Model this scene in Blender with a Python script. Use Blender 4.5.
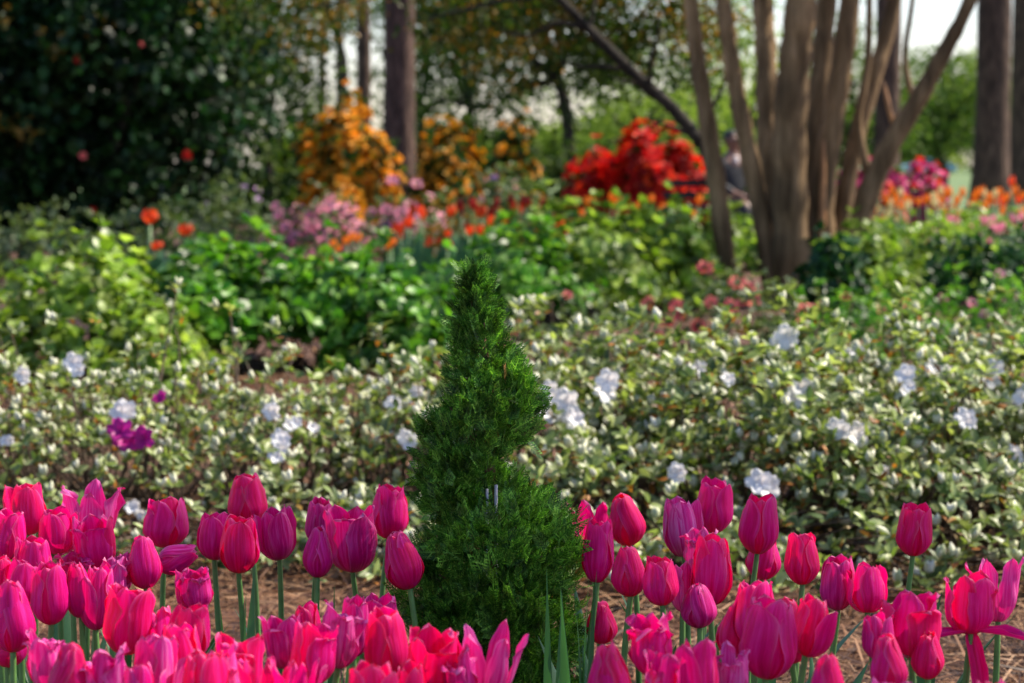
import bpy, math, random
import numpy as np
from mathutils import Vector, Matrix, Euler

for _o in list(bpy.data.objects):
    bpy.data.objects.remove(_o)
SC = bpy.context.scene
COL = SC.collection
R_ = np.random.default_rng(11)
random.seed(5)
rad = math.radians

# ------------------------------------------------------------------ camera
CAM_H, F_PX, PITCH = 0.86, 2418.0, rad(4.52)
cd = bpy.data.cameras.new('camera'); cam = bpy.data.objects.new('camera', cd); COL.objects.link(cam)
cam.location = (0, 0, CAM_H); cam.rotation_euler = (rad(90) - PITCH, 0, 0)
cd.sensor_width = 36; cd.lens = F_PX * 36 / 1024; cd.clip_start = 0.05; cd.clip_end = 2000
cd.dof.use_dof = True; cd.dof.focus_distance = 2.75; cd.dof.aperture_fstop = 8.6; cd.dof.aperture_blades = 9
SC.camera = cam

# ------------------------------------------------------------------ light
SUN_AZ, SUN_EL = rad(70), rad(46)        # azimuth from +Y (view direction) towards +X
W = bpy.data.worlds.new('World'); SC.world = W; W.use_nodes = True
nt = W.node_tree; bg = nt.nodes['Background']
sky = nt.nodes.new('ShaderNodeTexSky'); sky.sky_type = 'NISHITA'; sky.sun_disc = False
sky.sun_elevation = SUN_EL; sky.sun_rotation = SUN_AZ
sky.air_density = 1.0; sky.dust_density = .8; sky.ozone_density = 1.0
cool = nt.nodes.new('ShaderNodeMixRGB'); cool.blend_type = 'MULTIPLY'; cool.inputs[0].default_value = 1; cool.inputs[2].default_value = (1.0, .975, 1.10, 1)
nt.links.new(sky.outputs[0], cool.inputs[1]); nt.links.new(cool.outputs[0], bg.inputs[0]); bg.inputs[1].default_value = 0.105
sl = bpy.data.lights.new('sun', 'SUN'); sun = bpy.data.objects.new('sun', sl); COL.objects.link(sun)
sl.energy = 5.0; sl.angle = rad(0.6); sl.color = (1.0, 0.90, 0.74)
sdir = Vector((math.sin(SUN_AZ) * math.cos(SUN_EL), math.cos(SUN_AZ) * math.cos(SUN_EL), math.sin(SUN_EL)))
sun.rotation_euler = sdir.to_track_quat('Z', 'Y').to_euler(); sun.location = sdir * 30
SC.view_settings.view_transform = 'Standard'; SC.view_settings.look = 'None'
SC.view_settings.gamma = 1; SC.view_settings.exposure = 1.08
SC.cycles.max_bounces = 8; SC.cycles.transparent_max_bounces = 8
SC.cycles.diffuse_bounces = 3; SC.cycles.glossy_bounces = 2; SC.cycles.transmission_bounces = 4

# ------------------------------------------------------------------ helpers
def gz(y):
    """terrain height: level near the camera, then falling gently away"""
    return 0.0 if y < 20 else -0.0065 * (y - 20)

def P(px, py, d):
    """point at picture position (px, py), d metres ahead"""
    a, b = (px - 512) / F_PX, (341.5 - py) / F_PX
    y = math.cos(PITCH) + b * math.sin(PITCH); z = -math.sin(PITCH) + b * math.cos(PITCH)
    k = d / y
    return Vector((a * k, d, CAM_H + z * k))

def X(px, d): return (px - 512) / F_PX * d

class MB:
    def __init__(s): s.V = []; s.T = []; s.Q = []; s.n = 0; s.UV = []
    def add(s, V, T=None, Q=None, uv=None):
        V = np.asarray(V, float).reshape(-1, 3)
        if T is not None and len(T): s.T.append(np.asarray(T, int).reshape(-1, 3) + s.n)
        if Q is not None and len(Q): s.Q.append(np.asarray(Q, int).reshape(-1, 4) + s.n)
        s.V.append(V); s.n += len(V)
        if uv is not None: s.UV.append(np.asarray(uv, float))
        return s
    def build(s, name, mat, parent=None, smooth=True):
        V = np.concatenate(s.V); T = np.concatenate(s.T) if s.T else np.zeros((0, 3), int)
        Q = np.concatenate(s.Q) if s.Q else np.zeros((0, 4), int)
        me = bpy.data.meshes.new(name)
        me.vertices.add(len(V)); me.vertices.foreach_set('co', V.astype(np.float32).ravel())
        nl = len(T) * 3 + len(Q) * 4
        li = np.concatenate([T.ravel(), Q.ravel()]).astype(np.int32)
        me.loops.add(nl); me.loops.foreach_set('vertex_index', li)
        st = np.concatenate([np.arange(len(T)) * 3, len(T) * 3 + np.arange(len(Q)) * 4]).astype(np.int32)
        me.polygons.add(len(st)); me.polygons.foreach_set('loop_start', st)
        me.polygons.foreach_set('use_smooth', np.full(len(st), smooth))
        if s.UV:
            uv = np.concatenate(s.UV); l = me.uv_layers.new(name='UVMap')
            l.data.foreach_set('uv', uv[li].astype(np.float32).ravel())
        me.update(calc_edges=True); me.validate()
        me.materials.append(mat)
        o = bpy.data.objects.new(name, me); COL.objects.link(o)
        if parent: o.parent = parent
        return o

def tag(o, label=None, cat=None, group=None, kind=None):
    if label: o['label'] = label
    if cat: o['category'] = cat
    if group: o['group'] = group
    if kind: o['kind'] = kind
    return o

def empty(name, loc, label, cat, group=None):
    o = bpy.data.objects.new(name, None); o.empty_display_size = .1
    COL.objects.link(o); o.location = loc
    return tag(o, label, cat, group)

def copy_tree(o, parent=None):
    kids = [k for k in o.children]
    c = o.copy(); COL.objects.link(c)
    if parent: c.parent = parent
    for k in kids: copy_tree(k, c)
    return c

def unit(a): return a / np.maximum(np.linalg.norm(a, axis=-1, keepdims=True), 1e-9)

def frames(axis, hint=None):
    """rotation matrices whose Y column is the leaf axis; Z is the leaf normal"""
    y = unit(np.asarray(axis, float))
    h = R_.normal(size=y.shape) if hint is None else np.asarray(hint, float) + R_.normal(size=y.shape) * .25
    x = unit(np.cross(y, h)); z = np.cross(x, y)
    return np.stack([x, y, z], -1)

def inst(mb, tmpl, rot, pos, sc):
    V, T, Q = tmpl; n = len(pos); k = len(V)
    if n == 0: return
    sc = np.asarray(sc, float)
    if sc.ndim == 1: sc = np.repeat(sc[:, None], 3, 1)
    W_ = np.einsum('nij,nkj->nki', rot, V[None] * sc[:, None, :]) + np.asarray(pos)[:, None]
    off = (np.arange(n) * k)[:, None, None]
    mb.add(W_.reshape(-1, 3), (T[None] + off).reshape(-1, 3) if len(T) else None, (Q[None] + off).reshape(-1, 4) if len(Q) else None)

def leaf_t(w=.32, dip=.06, droop=.12, rows=(.0, .35, .7, 1.0), ws=(0, 1, .78, 0)):
    V = [(0, 0, 0)]
    for t, a in list(zip(rows, ws))[1:-1]:
        z = -droop * t * t
        V += [(-w * a, t, z + dip), (0, t, z), (w * a, t, z + dip)]
    V.append((0, 1, -droop))
    T = [(0, 2, 1), (0, 3, 2)]; Q = []; m = len(rows) - 2
    for i in range(m - 1):
        a = 1 + 3 * i; Q += [(a, a + 1, a + 4, a + 3), (a + 1, a + 2, a + 5, a + 4)]
    a = 1 + 3 * (m - 1); T += [(a, a + 1, len(V) - 1), (a + 1, a + 2, len(V) - 1)]
    return np.array(V, float), np.array(T), np.array(Q, int).reshape(-1, 4)
LEAF = leaf_t()
LEAF_SLIM = leaf_t(w=.23, dip=.06, droop=.16, rows=(.0, .4, .72, 1.0), ws=(0, 1, .8, 0))
LEAF_WIDE = leaf_t(w=.42, dip=.08, droop=.2, rows=(0, .25, .65, 1), ws=(0, .95, .9, 0))
DIAM = (np.array([(0, 0, 0), (.36, .45, .05), (0, 1, 0), (-.36, .5, -.04)], float), np.zeros((0, 3), int), np.array([(0, 1, 2, 3)]))
def bud_t(n=5):
    V = [(0, 0, 0)]
    for t, r in ((.3, .24), (.65, .2)):
        V += [(r * math.cos(2 * math.pi * i / n), t, r * math.sin(2 * math.pi * i / n)) for i in range(n)]
    V.append((0, 1, 0)); T = []; Q = []
    for i in range(n):
        j = (i + 1) % n
        T += [(0, 1 + i, 1 + j), (1 + n + i, 2 * n + 1, 1 + n + j)]; Q.append((1 + i, 1 + n + i, 1 + n + j, 1 + j))
    return np.array(V, float), np.array(T), np.array(Q)
BUD = bud_t()

def tube(mb, pts, rads, n=6, uv=False):
    p = np.array([tuple(q) for q in pts], float); r = np.asarray(rads, float)
    t = unit(np.gradient(p, axis=0))
    ref = np.array([1.0, 0, 0]) if abs(t[0][0]) < .8 else np.array([0, 1.0, 0])
    V = []
    for i in range(len(p)):
        x = unit(np.cross(t[i], ref)); y = np.cross(t[i], x)
        a = np.arange(n) * 2 * math.pi / n
        V.append(p[i] + r[i] * (np.cos(a)[:, None] * x + np.sin(a)[:, None] * y))
    V = np.concatenate(V); Q = []
    for i in range(len(p) - 1):
        for j in range(n):
            k = (j + 1) % n; Q.append((i * n + j, i * n + k, (i + 1) * n + k, (i + 1) * n + j))
    m = len(V); V = np.concatenate([V, [p[0]], [p[-1]]]); T = []
    for j in range(n):
        k = (j + 1) % n; T += [(m, k, j), (m + 1, (len(p) - 1) * n + j, (len(p) - 1) * n + k)]
    mb.add(V, T, Q)

def smooth_path(pts, k=4):
    p = [np.array(tuple(q), float) for q in pts]; p = [2 * p[0] - p[1]] + p + [2 * p[-1] - p[-2]]
    out = []
    for i in range(1, len(p) - 2):
        for s in range(k):
            t = s / k; a, b, c, d = p[i - 1], p[i], p[i + 1], p[i + 2]
            out.append(.5 * (2 * b + (c - a) * t + (2 * a - 5 * b + 4 * c - d) * t * t + (3 * b - a - 3 * c + d) * t ** 3))
    out.append(p[-2]); return out

# ------------------------------------------------------------------ materials
def mat(name):
    m = bpy.data.materials.new(name); m.use_nodes = True
    n = m.node_tree.nodes; l = m.node_tree.links
    return m, n, l, n['Principled BSDF'], n['Material Output']

def ramp(n, cols, pos=None, interp='LINEAR'):
    r = n.new('ShaderNodeValToRGB'); e = r.color_ramp.elements
    k = len(cols); pos = pos or [i / (k - 1) for i in range(k)]
    while len(e) < k: e.new(1.0)
    for i in range(k): e[i].position = pos[i]; e[i].color = (*cols[i], 1)
    r.color_ramp.interpolation = interp
    return r

def leaf_mat(name, cols, trans=.35, rough=.5, pos=None, spec=.35, tcol=None):
    m, n, l, b, o = mat(name)
    g = n.new('ShaderNodeNewGeometry'); r = ramp(n, cols, pos); l.new(g.outputs['Random Per Island'], r.inputs[0])
    l.new(r.outputs[0], b.inputs['Base Color']); b.inputs['Roughness'].default_value = rough
    b.inputs['Specular IOR Level'].default_value = spec
    t = n.new('ShaderNodeBsdfTranslucent'); mx = n.new('ShaderNodeMixShader'); mx.inputs[0].default_value = trans
    h = n.new('ShaderNodeMixRGB'); h.blend_type = 'MULTIPLY'; h.inputs[0].default_value = 1
    h.inputs[2].default_value = (*(tcol or (1.5, 1.6, .7)), 1)
    l.new(r.outputs[0], h.inputs[1]); l.new(h.outputs[0], t.inputs[0])
    l.new(b.outputs[0], mx.inputs[1]); l.new(t.outputs[0], mx.inputs[2]); l.new(mx.outputs[0], o.inputs[0])
    return m

def bark_mat(name, c1, c2, c3, scale=6, stretch=.15, bump=.5):
    m, n, l, b, o = mat(name)
    tc = n.new('ShaderNodeTexCoord'); mp = n.new('ShaderNodeMapping'); mp.inputs['Scale'].default_value = (scale, scale, scale * stretch)
    l.new(tc.outputs['Object'], mp.inputs[0])
    a = n.new('ShaderNodeTexNoise'); a.inputs['Scale'].default_value = 3; a.inputs['Detail'].default_value = 8; a.inputs['Roughness'].default_value = .65
    l.new(mp.outputs[0], a.inputs[0])
    r = ramp(n, [c1, c2, c3], [.32, .5, .68]); l.new(a.outputs[0], r.inputs[0]); l.new(r.outputs[0], b.inputs['Base Color'])
    bp = n.new('ShaderNodeBump'); bp.inputs['Strength'].default_value = bump; bp.inputs['Distance'].default_value = .03
    l.new(a.outputs[0], bp.inputs['Height']); l.new(bp.outputs[0], b.inputs['Normal']); b.inputs['Roughness'].default_value = .85; b.inputs['Specular IOR Level'].default_value = .2
    return m

def plain(name, col, rough=.6, metallic=0, var=.15, sc=20):
    m, n, l, b, o = mat(name)
    a = n.new('ShaderNodeTexNoise'); a.inputs['Scale'].default_value = sc; a.inputs['Detail'].default_value = 4
    tc = n.new('ShaderNodeTexCoord'); l.new(tc.outputs['Object'], a.inputs[0])
    r = ramp(n, [tuple(c * (1 - var) for c in col), tuple(min(1, c * (1 + var)) for c in col)], [.3, .7])
    l.new(a.outputs[0], r.inputs[0]); l.new(r.outputs[0], b.inputs['Base Color'])
    b.inputs['Roughness'].default_value = rough; b.inputs['Metallic'].default_value = metallic
    return m

def petal_mat(name, deep, mid, pale, red, trans=.42, fade=0.0):
    m, n, l, b, o = mat(name)
    uv = n.new('ShaderNodeUVMap'); uv.uv_map = 'UVMap'
    mp = n.new('ShaderNodeMapping'); mp.inputs['Scale'].default_value = (7, .8, 1); l.new(uv.outputs[0], mp.inputs[0])
    oi = n.new('ShaderNodeObjectInfo'); cb = n.new('ShaderNodeCombineXYZ')
    mu = n.new('ShaderNodeMath'); mu.operation = 'MULTIPLY'; mu.inputs[1].default_value = 37; l.new(oi.outputs['Random'], mu.inputs[0])
    l.new(mu.outputs[0], cb.inputs[0]); l.new(mu.outputs[0], cb.inputs[2]); l.new(cb.outputs[0], mp.inputs['Location'])
    st = n.new('ShaderNodeTexNoise'); st.inputs['Scale'].default_value = 1.6; st.inputs['Detail'].default_value = 5; st.inputs['Roughness'].default_value = .6
    l.new(mp.outputs[0], st.inputs[0])
    mp2 = n.new('ShaderNodeMapping'); mp2.inputs['Scale'].default_value = (46, 2.0, 1); l.new(uv.outputs[0], mp2.inputs[0]); l.new(cb.outputs[0], mp2.inputs['Location'])
    fine = n.new('ShaderNodeTexNoise'); fine.inputs['Scale'].default_value = 1.0; fine.inputs['Detail'].default_value = 2; l.new(mp2.outputs[0], fine.inputs[0])
    ad = n.new('ShaderNodeMath'); ad.operation = 'MULTIPLY_ADD'; ad.inputs[1].default_value = .22; l.new(fine.outputs[0], ad.inputs[0]); l.new(st.outputs[0], ad.inputs[2])
    r = ramp(n, [deep, mid, pale], [.44 - fade, .60 - fade, .79 - fade]); l.new(ad.outputs[0], r.inputs[0])
    # worn, bleached rim of the petal
    sx = n.new('ShaderNodeSeparateXYZ'); l.new(uv.outputs[0], sx.inputs[0])
    def M(op, a, b2=None, c=None):
        q = n.new('ShaderNodeMath'); q.operation = op
        for i, v in enumerate((a, b2, c)):
            if v is None: continue
            if isinstance(v, (int, float)): q.inputs[i].default_value = v
            else: l.new(v, q.inputs[i])
        return q.outputs[0]
    eu = M('ABSOLUTE', M('MULTIPLY_ADD', sx.outputs[0], 2.0, -1.0))
    eu = M('POWER', eu, 12.0); ev = M('POWER', sx.outputs[1], 26.0)
    rim = M('MINIMUM', M('ADD', M('MULTIPLY', eu, sx.outputs[1]), ev), 1.0)
    rim = M('MULTIPLY', rim, M('MINIMUM', M('MULTIPLY', st.outputs[0], 1.5), .62))
    mx = n.new('ShaderNodeMixRGB'); mx.inputs[2].default_value = (.86, .26, .52, 1)
    l.new(rim, mx.inputs[0]); l.new(r.outputs[0], mx.inputs[1])
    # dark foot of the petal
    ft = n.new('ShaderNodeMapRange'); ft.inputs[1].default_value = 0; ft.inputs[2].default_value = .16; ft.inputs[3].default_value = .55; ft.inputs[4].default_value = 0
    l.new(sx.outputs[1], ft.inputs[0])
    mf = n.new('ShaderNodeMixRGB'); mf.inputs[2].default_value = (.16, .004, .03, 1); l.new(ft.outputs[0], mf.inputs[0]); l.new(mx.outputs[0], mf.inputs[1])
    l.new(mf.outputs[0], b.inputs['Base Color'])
    b.inputs['Roughness'].default_value = .42; b.inputs['Specular IOR Level'].default_value = .2
    b.inputs['Sheen Weight'].default_value = .05; b.inputs['Sheen Tint'].default_value = (1, .6, .85, 1); b.inputs['Sheen Roughness'].default_value = .4
    bp = n.new('ShaderNodeBump'); bp.inputs['Strength'].default_value = .55; bp.inputs['Distance'].default_value = .0018
    l.new(ad.outputs[0], bp.inputs['Height']); l.new(bp.outputs[0], b.inputs['Normal'])
    t = n.new('ShaderNodeBsdfTranslucent'); t.inputs[0].default_value = (*red, 1)
    s = n.new('ShaderNodeMixShader'); s.inputs[0].default_value = trans
    l.new(b.outputs[0], s.inputs[1]); l.new(t.outputs[0], s.inputs[2]); l.new(s.outputs[0], o.inputs[0])
    return m

M = {}
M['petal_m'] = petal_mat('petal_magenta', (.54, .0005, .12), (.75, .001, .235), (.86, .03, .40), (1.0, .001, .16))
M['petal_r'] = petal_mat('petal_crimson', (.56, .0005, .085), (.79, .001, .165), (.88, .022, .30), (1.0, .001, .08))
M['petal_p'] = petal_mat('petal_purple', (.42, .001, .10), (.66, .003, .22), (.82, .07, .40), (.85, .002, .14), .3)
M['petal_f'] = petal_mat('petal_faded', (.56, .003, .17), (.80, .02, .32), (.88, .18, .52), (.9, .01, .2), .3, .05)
M['stem'] = plain('tulip_stem', (.10, .22, .055), .45, 0, .2, 60)
M['tleaf'] = leaf_mat('tulip_leaf', [(.04, .12, .045), (.07, .18, .08)], .25, .42, tcol=(1.3, 1.6, .6))
M['azl'] = leaf_mat('azalea_leaf', [(.07, .12, .025), (.15, .21, .06), (.27, .33, .11), (.42, .47, .22)], .36, .42, spec=.5)
M['azl_dull'] = leaf_mat('azalea_old_leaf', [(.10, .14, .05), (.22, .17, .04), (.45, .16, .02), (.14, .07, .03)], .3, .55)
M['bud'] = leaf_mat('azalea_bud', [(.45, .52, .26), (.68, .68, .48), (.80, .79, .68)], .3, .5, tcol=(1, 1, .9))
M['white'] = leaf_mat('white_petal', [(.80, .81, .84), (.84, .84, .84), (.84, .78, .76)], .35, .6, tcol=(1, 1, 1))
M['twig'] = bark_mat('twig_bark', (.05, .035, .025), (.10, .07, .05), (.17, .13, .10), 40, .2, .3)
M['purple'] = leaf_mat('purple_blossom', [(.30, .004, .16), (.50, .015, .28)], .3, .5, tcol=(1.4, 1, 1.3))
M['thuja'] = leaf_mat('thuja_spray', [(.020, .075, .008), (.042, .135, .014), (.09, .23, .024), (.18, .36, .05)], .28, .5, spec=.3)
M['thuja_dead'] = leaf_mat('thuja_dead_spray', [(.20, .09, .03), (.36, .17, .06)], .2, .6)
M['bark_t'] = bark_mat('thuja_bark', (.10, .05, .03), (.17, .09, .055), (.24, .15, .10), 30, .12)
M['stake'] = plain('weathered_cane', (.36, .36, .38), .7, 0, .25, 40)
M['g_mid'] = leaf_mat('shrub_leaf', [(.03, .12, .010), (.055, .18, .015), (.11, .27, .025), (.20, .37, .05)], .38, .42, spec=.4)
M['g_lime'] = leaf_mat('lime_leaf', [(.08, .16, .015), (.16, .28, .025), (.27, .40, .05), (.36, .46, .12)], .4, .42, spec=.45)
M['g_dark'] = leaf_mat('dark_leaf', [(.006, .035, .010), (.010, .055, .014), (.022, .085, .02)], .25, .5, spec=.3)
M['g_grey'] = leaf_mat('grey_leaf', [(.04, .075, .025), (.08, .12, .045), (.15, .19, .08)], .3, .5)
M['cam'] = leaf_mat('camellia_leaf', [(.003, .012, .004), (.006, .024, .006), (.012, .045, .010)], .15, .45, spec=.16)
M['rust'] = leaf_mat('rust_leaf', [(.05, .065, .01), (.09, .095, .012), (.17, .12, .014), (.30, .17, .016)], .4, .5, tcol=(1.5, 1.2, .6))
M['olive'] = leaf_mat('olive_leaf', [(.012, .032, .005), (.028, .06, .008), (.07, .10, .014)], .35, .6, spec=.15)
M['far_l'] = leaf_mat('far_light_leaf', [(.08, .14, .02), (.15, .22, .04), (.26, .33, .08)], .4, .7, spec=.15)
M['far_d'] = leaf_mat('far_deep_leaf', [(.03, .065, .012), (.06, .11, .02), (.12, .17, .04)], .4, .7, spec=.15)
M['f_or'] = leaf_mat('orange_bloom', [(.60, .13, .006), (.75, .20, .010), (.80, .30, .02)], .35, .6, tcol=(1.2, 1, .6))
M['f_yo'] = leaf_mat('amber_bloom', [(.78, .30, .008), (.86, .48, .02)], .35, .6, tcol=(1.2, 1, .6))
M['f_rd'] = leaf_mat('scarlet_bloom', [(.42, .004, .004), (.72, .010, .006), (.90, .05, .012)], .35, .6, tcol=(1.3, 1, 1))
M['f_ro'] = leaf_mat('redorange_bloom', [(.75, .05, .008), (.85, .11, .012)], .35, .6, tcol=(1.2, 1, .8))
M['f_pk'] = leaf_mat('pink_bloom', [(.80, .20, .34), (.86, .36, .46)], .3, .6, tcol=(1.1, 1, 1))
M['f_mg'] = leaf_mat('magenta_bloom', [(.45, .01, .12), (.62, .04, .20), (.68, .10, .32)], .3, .6, tcol=(1.2, 1, 1.1))
M['f_lv'] = leaf_mat('lavender_bloom', [(.45, .20, .50), (.58, .34, .62)], .3, .6, tcol=(1, 1, 1))
M['f_co'] = leaf_mat('coral_bloom', [(.75, .10, .09), (.80, .20, .17)], .3, .6, tcol=(1.1, 1, 1))
M['f_ye'] = leaf_mat('cream_bloom', [(.72, .55, .22), (.75, .66, .40)], .3, .6, tcol=(1, 1, .9))
M['myrtle'] = bark_mat('myrtle_bark', (.08, .048, .023), (.165, .105, .052), (.31, .20, .105), 7, .10, .5)
M['myrtle_o'] = plain('peeled_bark', (.34, .16, .06), .6, 0, .3, 8)
M['pine'] = bark_mat('pine_bark', (.028, .017, .013), (.07, .042, .032), (.15, .092, .068), 5, .25, 1.0)
M['dkbark'] = bark_mat('dark_bark', (.012, .010, .008), (.03, .024, .018), (.06, .05, .04), 6, .2, .6)
M['needle'] = leaf_mat('pine_straw', [(.03, .013, .007), (.11, .045, .021), (.24, .115, .052), (.44, .27, .15)], .15, .6, tcol=(1, 1, 1))
M['litter'] = leaf_mat('dead_leaf', [(.20, .09, .04), (.38, .19, .09), (.48, .27, .15)], .2, .6, tcol=(1, 1, 1))

def mottle(m, scale, lo, hi):
    """bunches of lighter and darker growth over a foliage colour"""
    n = m.node_tree.nodes; l = m.node_tree.links
    r = next(x for x in n if x.type == 'VALTORGB'); outs = [k.to_socket for k in r.outputs[0].links]
    tc = n.new('ShaderNodeTexCoord'); a = n.new('ShaderNodeTexNoise'); a.inputs['Scale'].default_value = scale; a.inputs['Detail'].default_value = 2
    l.new(tc.outputs['Object'], a.inputs[0]); q = n.new('ShaderNodeMapRange'); q.inputs[1].default_value = .35; q.inputs[2].default_value = .65
    q.inputs[3].default_value = lo; q.inputs[4].default_value = hi; l.new(a.outputs[0], q.inputs[0])
    v = n.new('ShaderNodeVectorMath'); v.operation = 'SCALE'; l.new(r.outputs[0], v.inputs[0]); l.new(q.outputs[0], v.inputs['Scale'])
    for k in outs: l.new(v.outputs[0], k)
mottle(M['thuja'], 55, .40, 1.7)
mottle(M['myrtle'], 2.2, .6, 1.45); mottle(M['azl'], 8, .5, 1.2)
mottle(M['f_rd'], 4, .35, 1.2); mottle(M['f_yo'], 4, .5, 1.1); mottle(M['g_lime'], 5, .4, 1.2); mottle(M['g_mid'], 5, .5, 1.3); mottle(M['cam'], 2, .5, 1.8); mottle(M['azl_dull'], 9, .6, 1.2)

# ------------------------------------------------------------------ ground
def ground():
    ys = np.concatenate([np.linspace(-3, 12, 90), np.linspace(12.4, 60, 60), np.linspace(64, 900, 40)])
    xs = np.concatenate([[-400, -150, -60, -30], np.linspace(-12, 12, 100), [30, 60, 150, 400]])
    Xg, Yg = np.meshgrid(xs, ys)
    Z = np.vectorize(gz)(Yg) + np.where(Yg < 12, 1, 0) * (.012 * np.sin(Xg * 7 + 1.3) * np.cos(Yg * 6) + .01 * np.sin(Xg * 17 + Yg * 13)) + R_.normal(size=Xg.shape) * .004 * (Yg < 12)
    V = np.stack([Xg, Yg, Z], -1).reshape(-1, 3); w = len(xs)
    i = np.arange((len(ys) - 1) * (w - 1)); r, c = i // (w - 1), i % (w - 1)
    a = r * w + c; Q = np.stack([a, a + 1, a + w + 1, a + w], -1)
    m, n, l, b, o = mat('mulch_ground')
    tc = n.new('ShaderNodeTexCoord')
    n1 = n.new('ShaderNodeTexNoise'); n1.inputs['Scale'].default_value = 22; n1.inputs['Detail'].default_value = 10; n1.inputs['Roughness'].default_value = .7
    n2 = n.new('ShaderNodeTexNoise'); n2.inputs['Scale'].default_value = 2.2; n2.inputs['Detail'].default_value = 4
    for q in (n1, n2): l.new(tc.outputs['Object'], q.inputs[0])
    r1 = ramp(n, [(.025, .012, .008), (.085, .038, .022), (.20, .10, .055)], [.38, .5, .66]); l.new(n1.outputs[0], r1.inputs[0])
    r2 = ramp(n, [(.7, .62, .58), (1.15, 1.05, 1.0)], [.35, .65]); l.new(n2.outputs[0], r2.inputs[0])
    mx = n.new('ShaderNodeMixRGB'); mx.blend_type = 'MULTIPLY'; mx.inputs[0].default_value = 1; l.new(r1.outputs[0], mx.inputs[1]); l.new(r2.outputs[0], mx.inputs[2])
    l.new(mx.outputs[0], b.inputs['Base Color']); b.inputs['Roughness'].default_value = .95
    bp = n.new('ShaderNodeBump'); bp.inputs['Strength'].default_value = .8; bp.inputs['Distance'].default_value = .02; l.new(n1.outputs[0], bp.inputs['Height']); l.new(bp.outputs[0], b.inputs['Normal'])
    g = MB().add(V, None, Q).build('ground', m); tag(g, kind='structure')
    # lawn beyond the beds
    m, n, l, b, o = mat('lawn_grass'); tc = n.new('ShaderNodeTexCoord')
    n1 = n.new('ShaderNodeTexNoise'); n1.inputs['Scale'].default_value = .6; n1.inputs['Detail'].default_value = 8; l.new(tc.outputs['Object'], n1.inputs[0])
    r1 = ramp(n, [(.04, .09, .02), (.09, .15, .035), (.15, .20, .06)], [.35, .5, .68]); l.new(n1.outputs[0], r1.inputs[0]); l.new(r1.outputs[0], b.inputs['Base Color']); b.inputs['Roughness'].default_value = .9
    V = []; ysl = [34, 60, 120, 300, 890]
    for y in ysl: V += [(-390, y, gz(y) + .012), (390, y, gz(y) + .012)]
    Q = [(2 * i, 2 * i + 1, 2 * i + 3, 2 * i + 2) for i in range(len(ysl) - 1)]
    tag(MB().add(V, None, Q).build('lawn', m), kind='structure')
ground()

def straw():
    n = 42000
    y = 2.6 + 6.4 * R_.random(n) ** 1.3; x = (R_.random(n) - .5) * (.46 * y + .5)
    L = R_.uniform(.06, .19, n); a = R_.uniform(0, 2 * math.pi, n)
    ax = np.stack([np.cos(a), np.sin(a), R_.normal(0, .12, n)], -1)
    t = np.array([(-.5, 0, 0), (.5, 0, 0), (.5, .5, .06), (-.5, .5, .06), (.3, 1, 0), (-.3, 1, 0)], float)
    sc = np.stack([R_.uniform(.0014, .0048, n), L, L * R_.uniform(-.5, 1.5, n)], -1)
    mb = MB(); inst(mb, (t, np.zeros((0, 3), int), np.array([(0, 1, 2, 3), (3, 2, 4, 5)])), frames(ax, np.tile([0, 0, 1.0], (n, 1))),
                    np.stack([x, y, R_.uniform(.004, .04, n)], -1), sc)
    tag(mb.build('pine_straw', M['needle']), 'loose brown pine straw strewn over the ground between the beds', 'mulch', kind='stuff')
    n = 2600; y = 3.2 + 8 * R_.random(n); x = (R_.random(n) - .5) * (.5 * y + 1)
    ax = R_.normal(size=(n, 3)); ax[:, 2] *= .25
    mb = MB(); inst(mb, LEAF, frames(ax, np.tile([0, 0, 1.0], (n, 1))), np.stack([x, y, R_.uniform(.012, .035, n)], -1), R_.uniform(.015, .04, n))
    tag(mb.build('fallen_leaves', M['litter']), 'dry tan fallen leaves scattered on the pine straw', 'leaf litter', kind='stuff')
straw()
# ------------------------------------------------------------------ shrubs
def mound_points(n, c, rx, ry, h, depth=.25, low=.12, lump=.18):
    """points through the outer shell of a leafy mound, with outward directions"""
    u = R_.normal(size=(n, 3)); u[:, 2] = np.abs(u[:, 2]) * 1.0; u = unit(u)
    f = 1 - depth * R_.random(n) ** 1.5
    ph = c[0] * 5 + c[1] * 3
    az = np.arctan2(u[:, 1], u[:, 0])
    f = f * (1 + lump * (np.sin(az * 5 + ph) * .5 + np.sin(u[:, 2] * 7 + az * 3 + ph * 2) * .5))
    p = u * f[:, None] * np.array([rx, ry, h]) ; p[:, 2] = np.maximum(p[:, 2], 0) + low * h * R_.random(n)
    d = unit(u * np.array([1 / rx, 1 / ry, 1 / h])); d[:, 2] += .5
    return p, unit(d)

def rosettes(P_, D, k, size, spread=(.5, 1.25)):
    """k leaves round each axis D at P_; returns pos, axis, size"""
    n = len(P_); pos = np.repeat(P_, k, 0); ax = np.repeat(unit(D), k, 0)
    r = unit(np.cross(ax, R_.normal(size=ax.shape)))
    t = R_.uniform(spread[0], spread[1], n * k)[:, None]
    a = unit(ax * np.cos(t) + r * np.sin(t))
    return pos, a, R_.uniform(.65, 1.15, n * k) * size, ax

def stems(mb, c_h, tips, rng=6, r=.004, n=4, base_spread=.15):
    for t in tips:
        b = np.array([t[0] * R_.uniform(.1, .5) + R_.normal() * base_spread * .3, t[1] * R_.uniform(.1, .5), -.01])
        m = b * .5 + np.array(t) * .5 + np.array([t[0] * .15, t[1] * .1, R_.uniform(-.15, .1) * t[2]]) + R_.normal(size=3) * .03
        tube(mb, smooth_path([b, m, t], 3), np.linspace(r, r * .35, 7), n)

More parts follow.
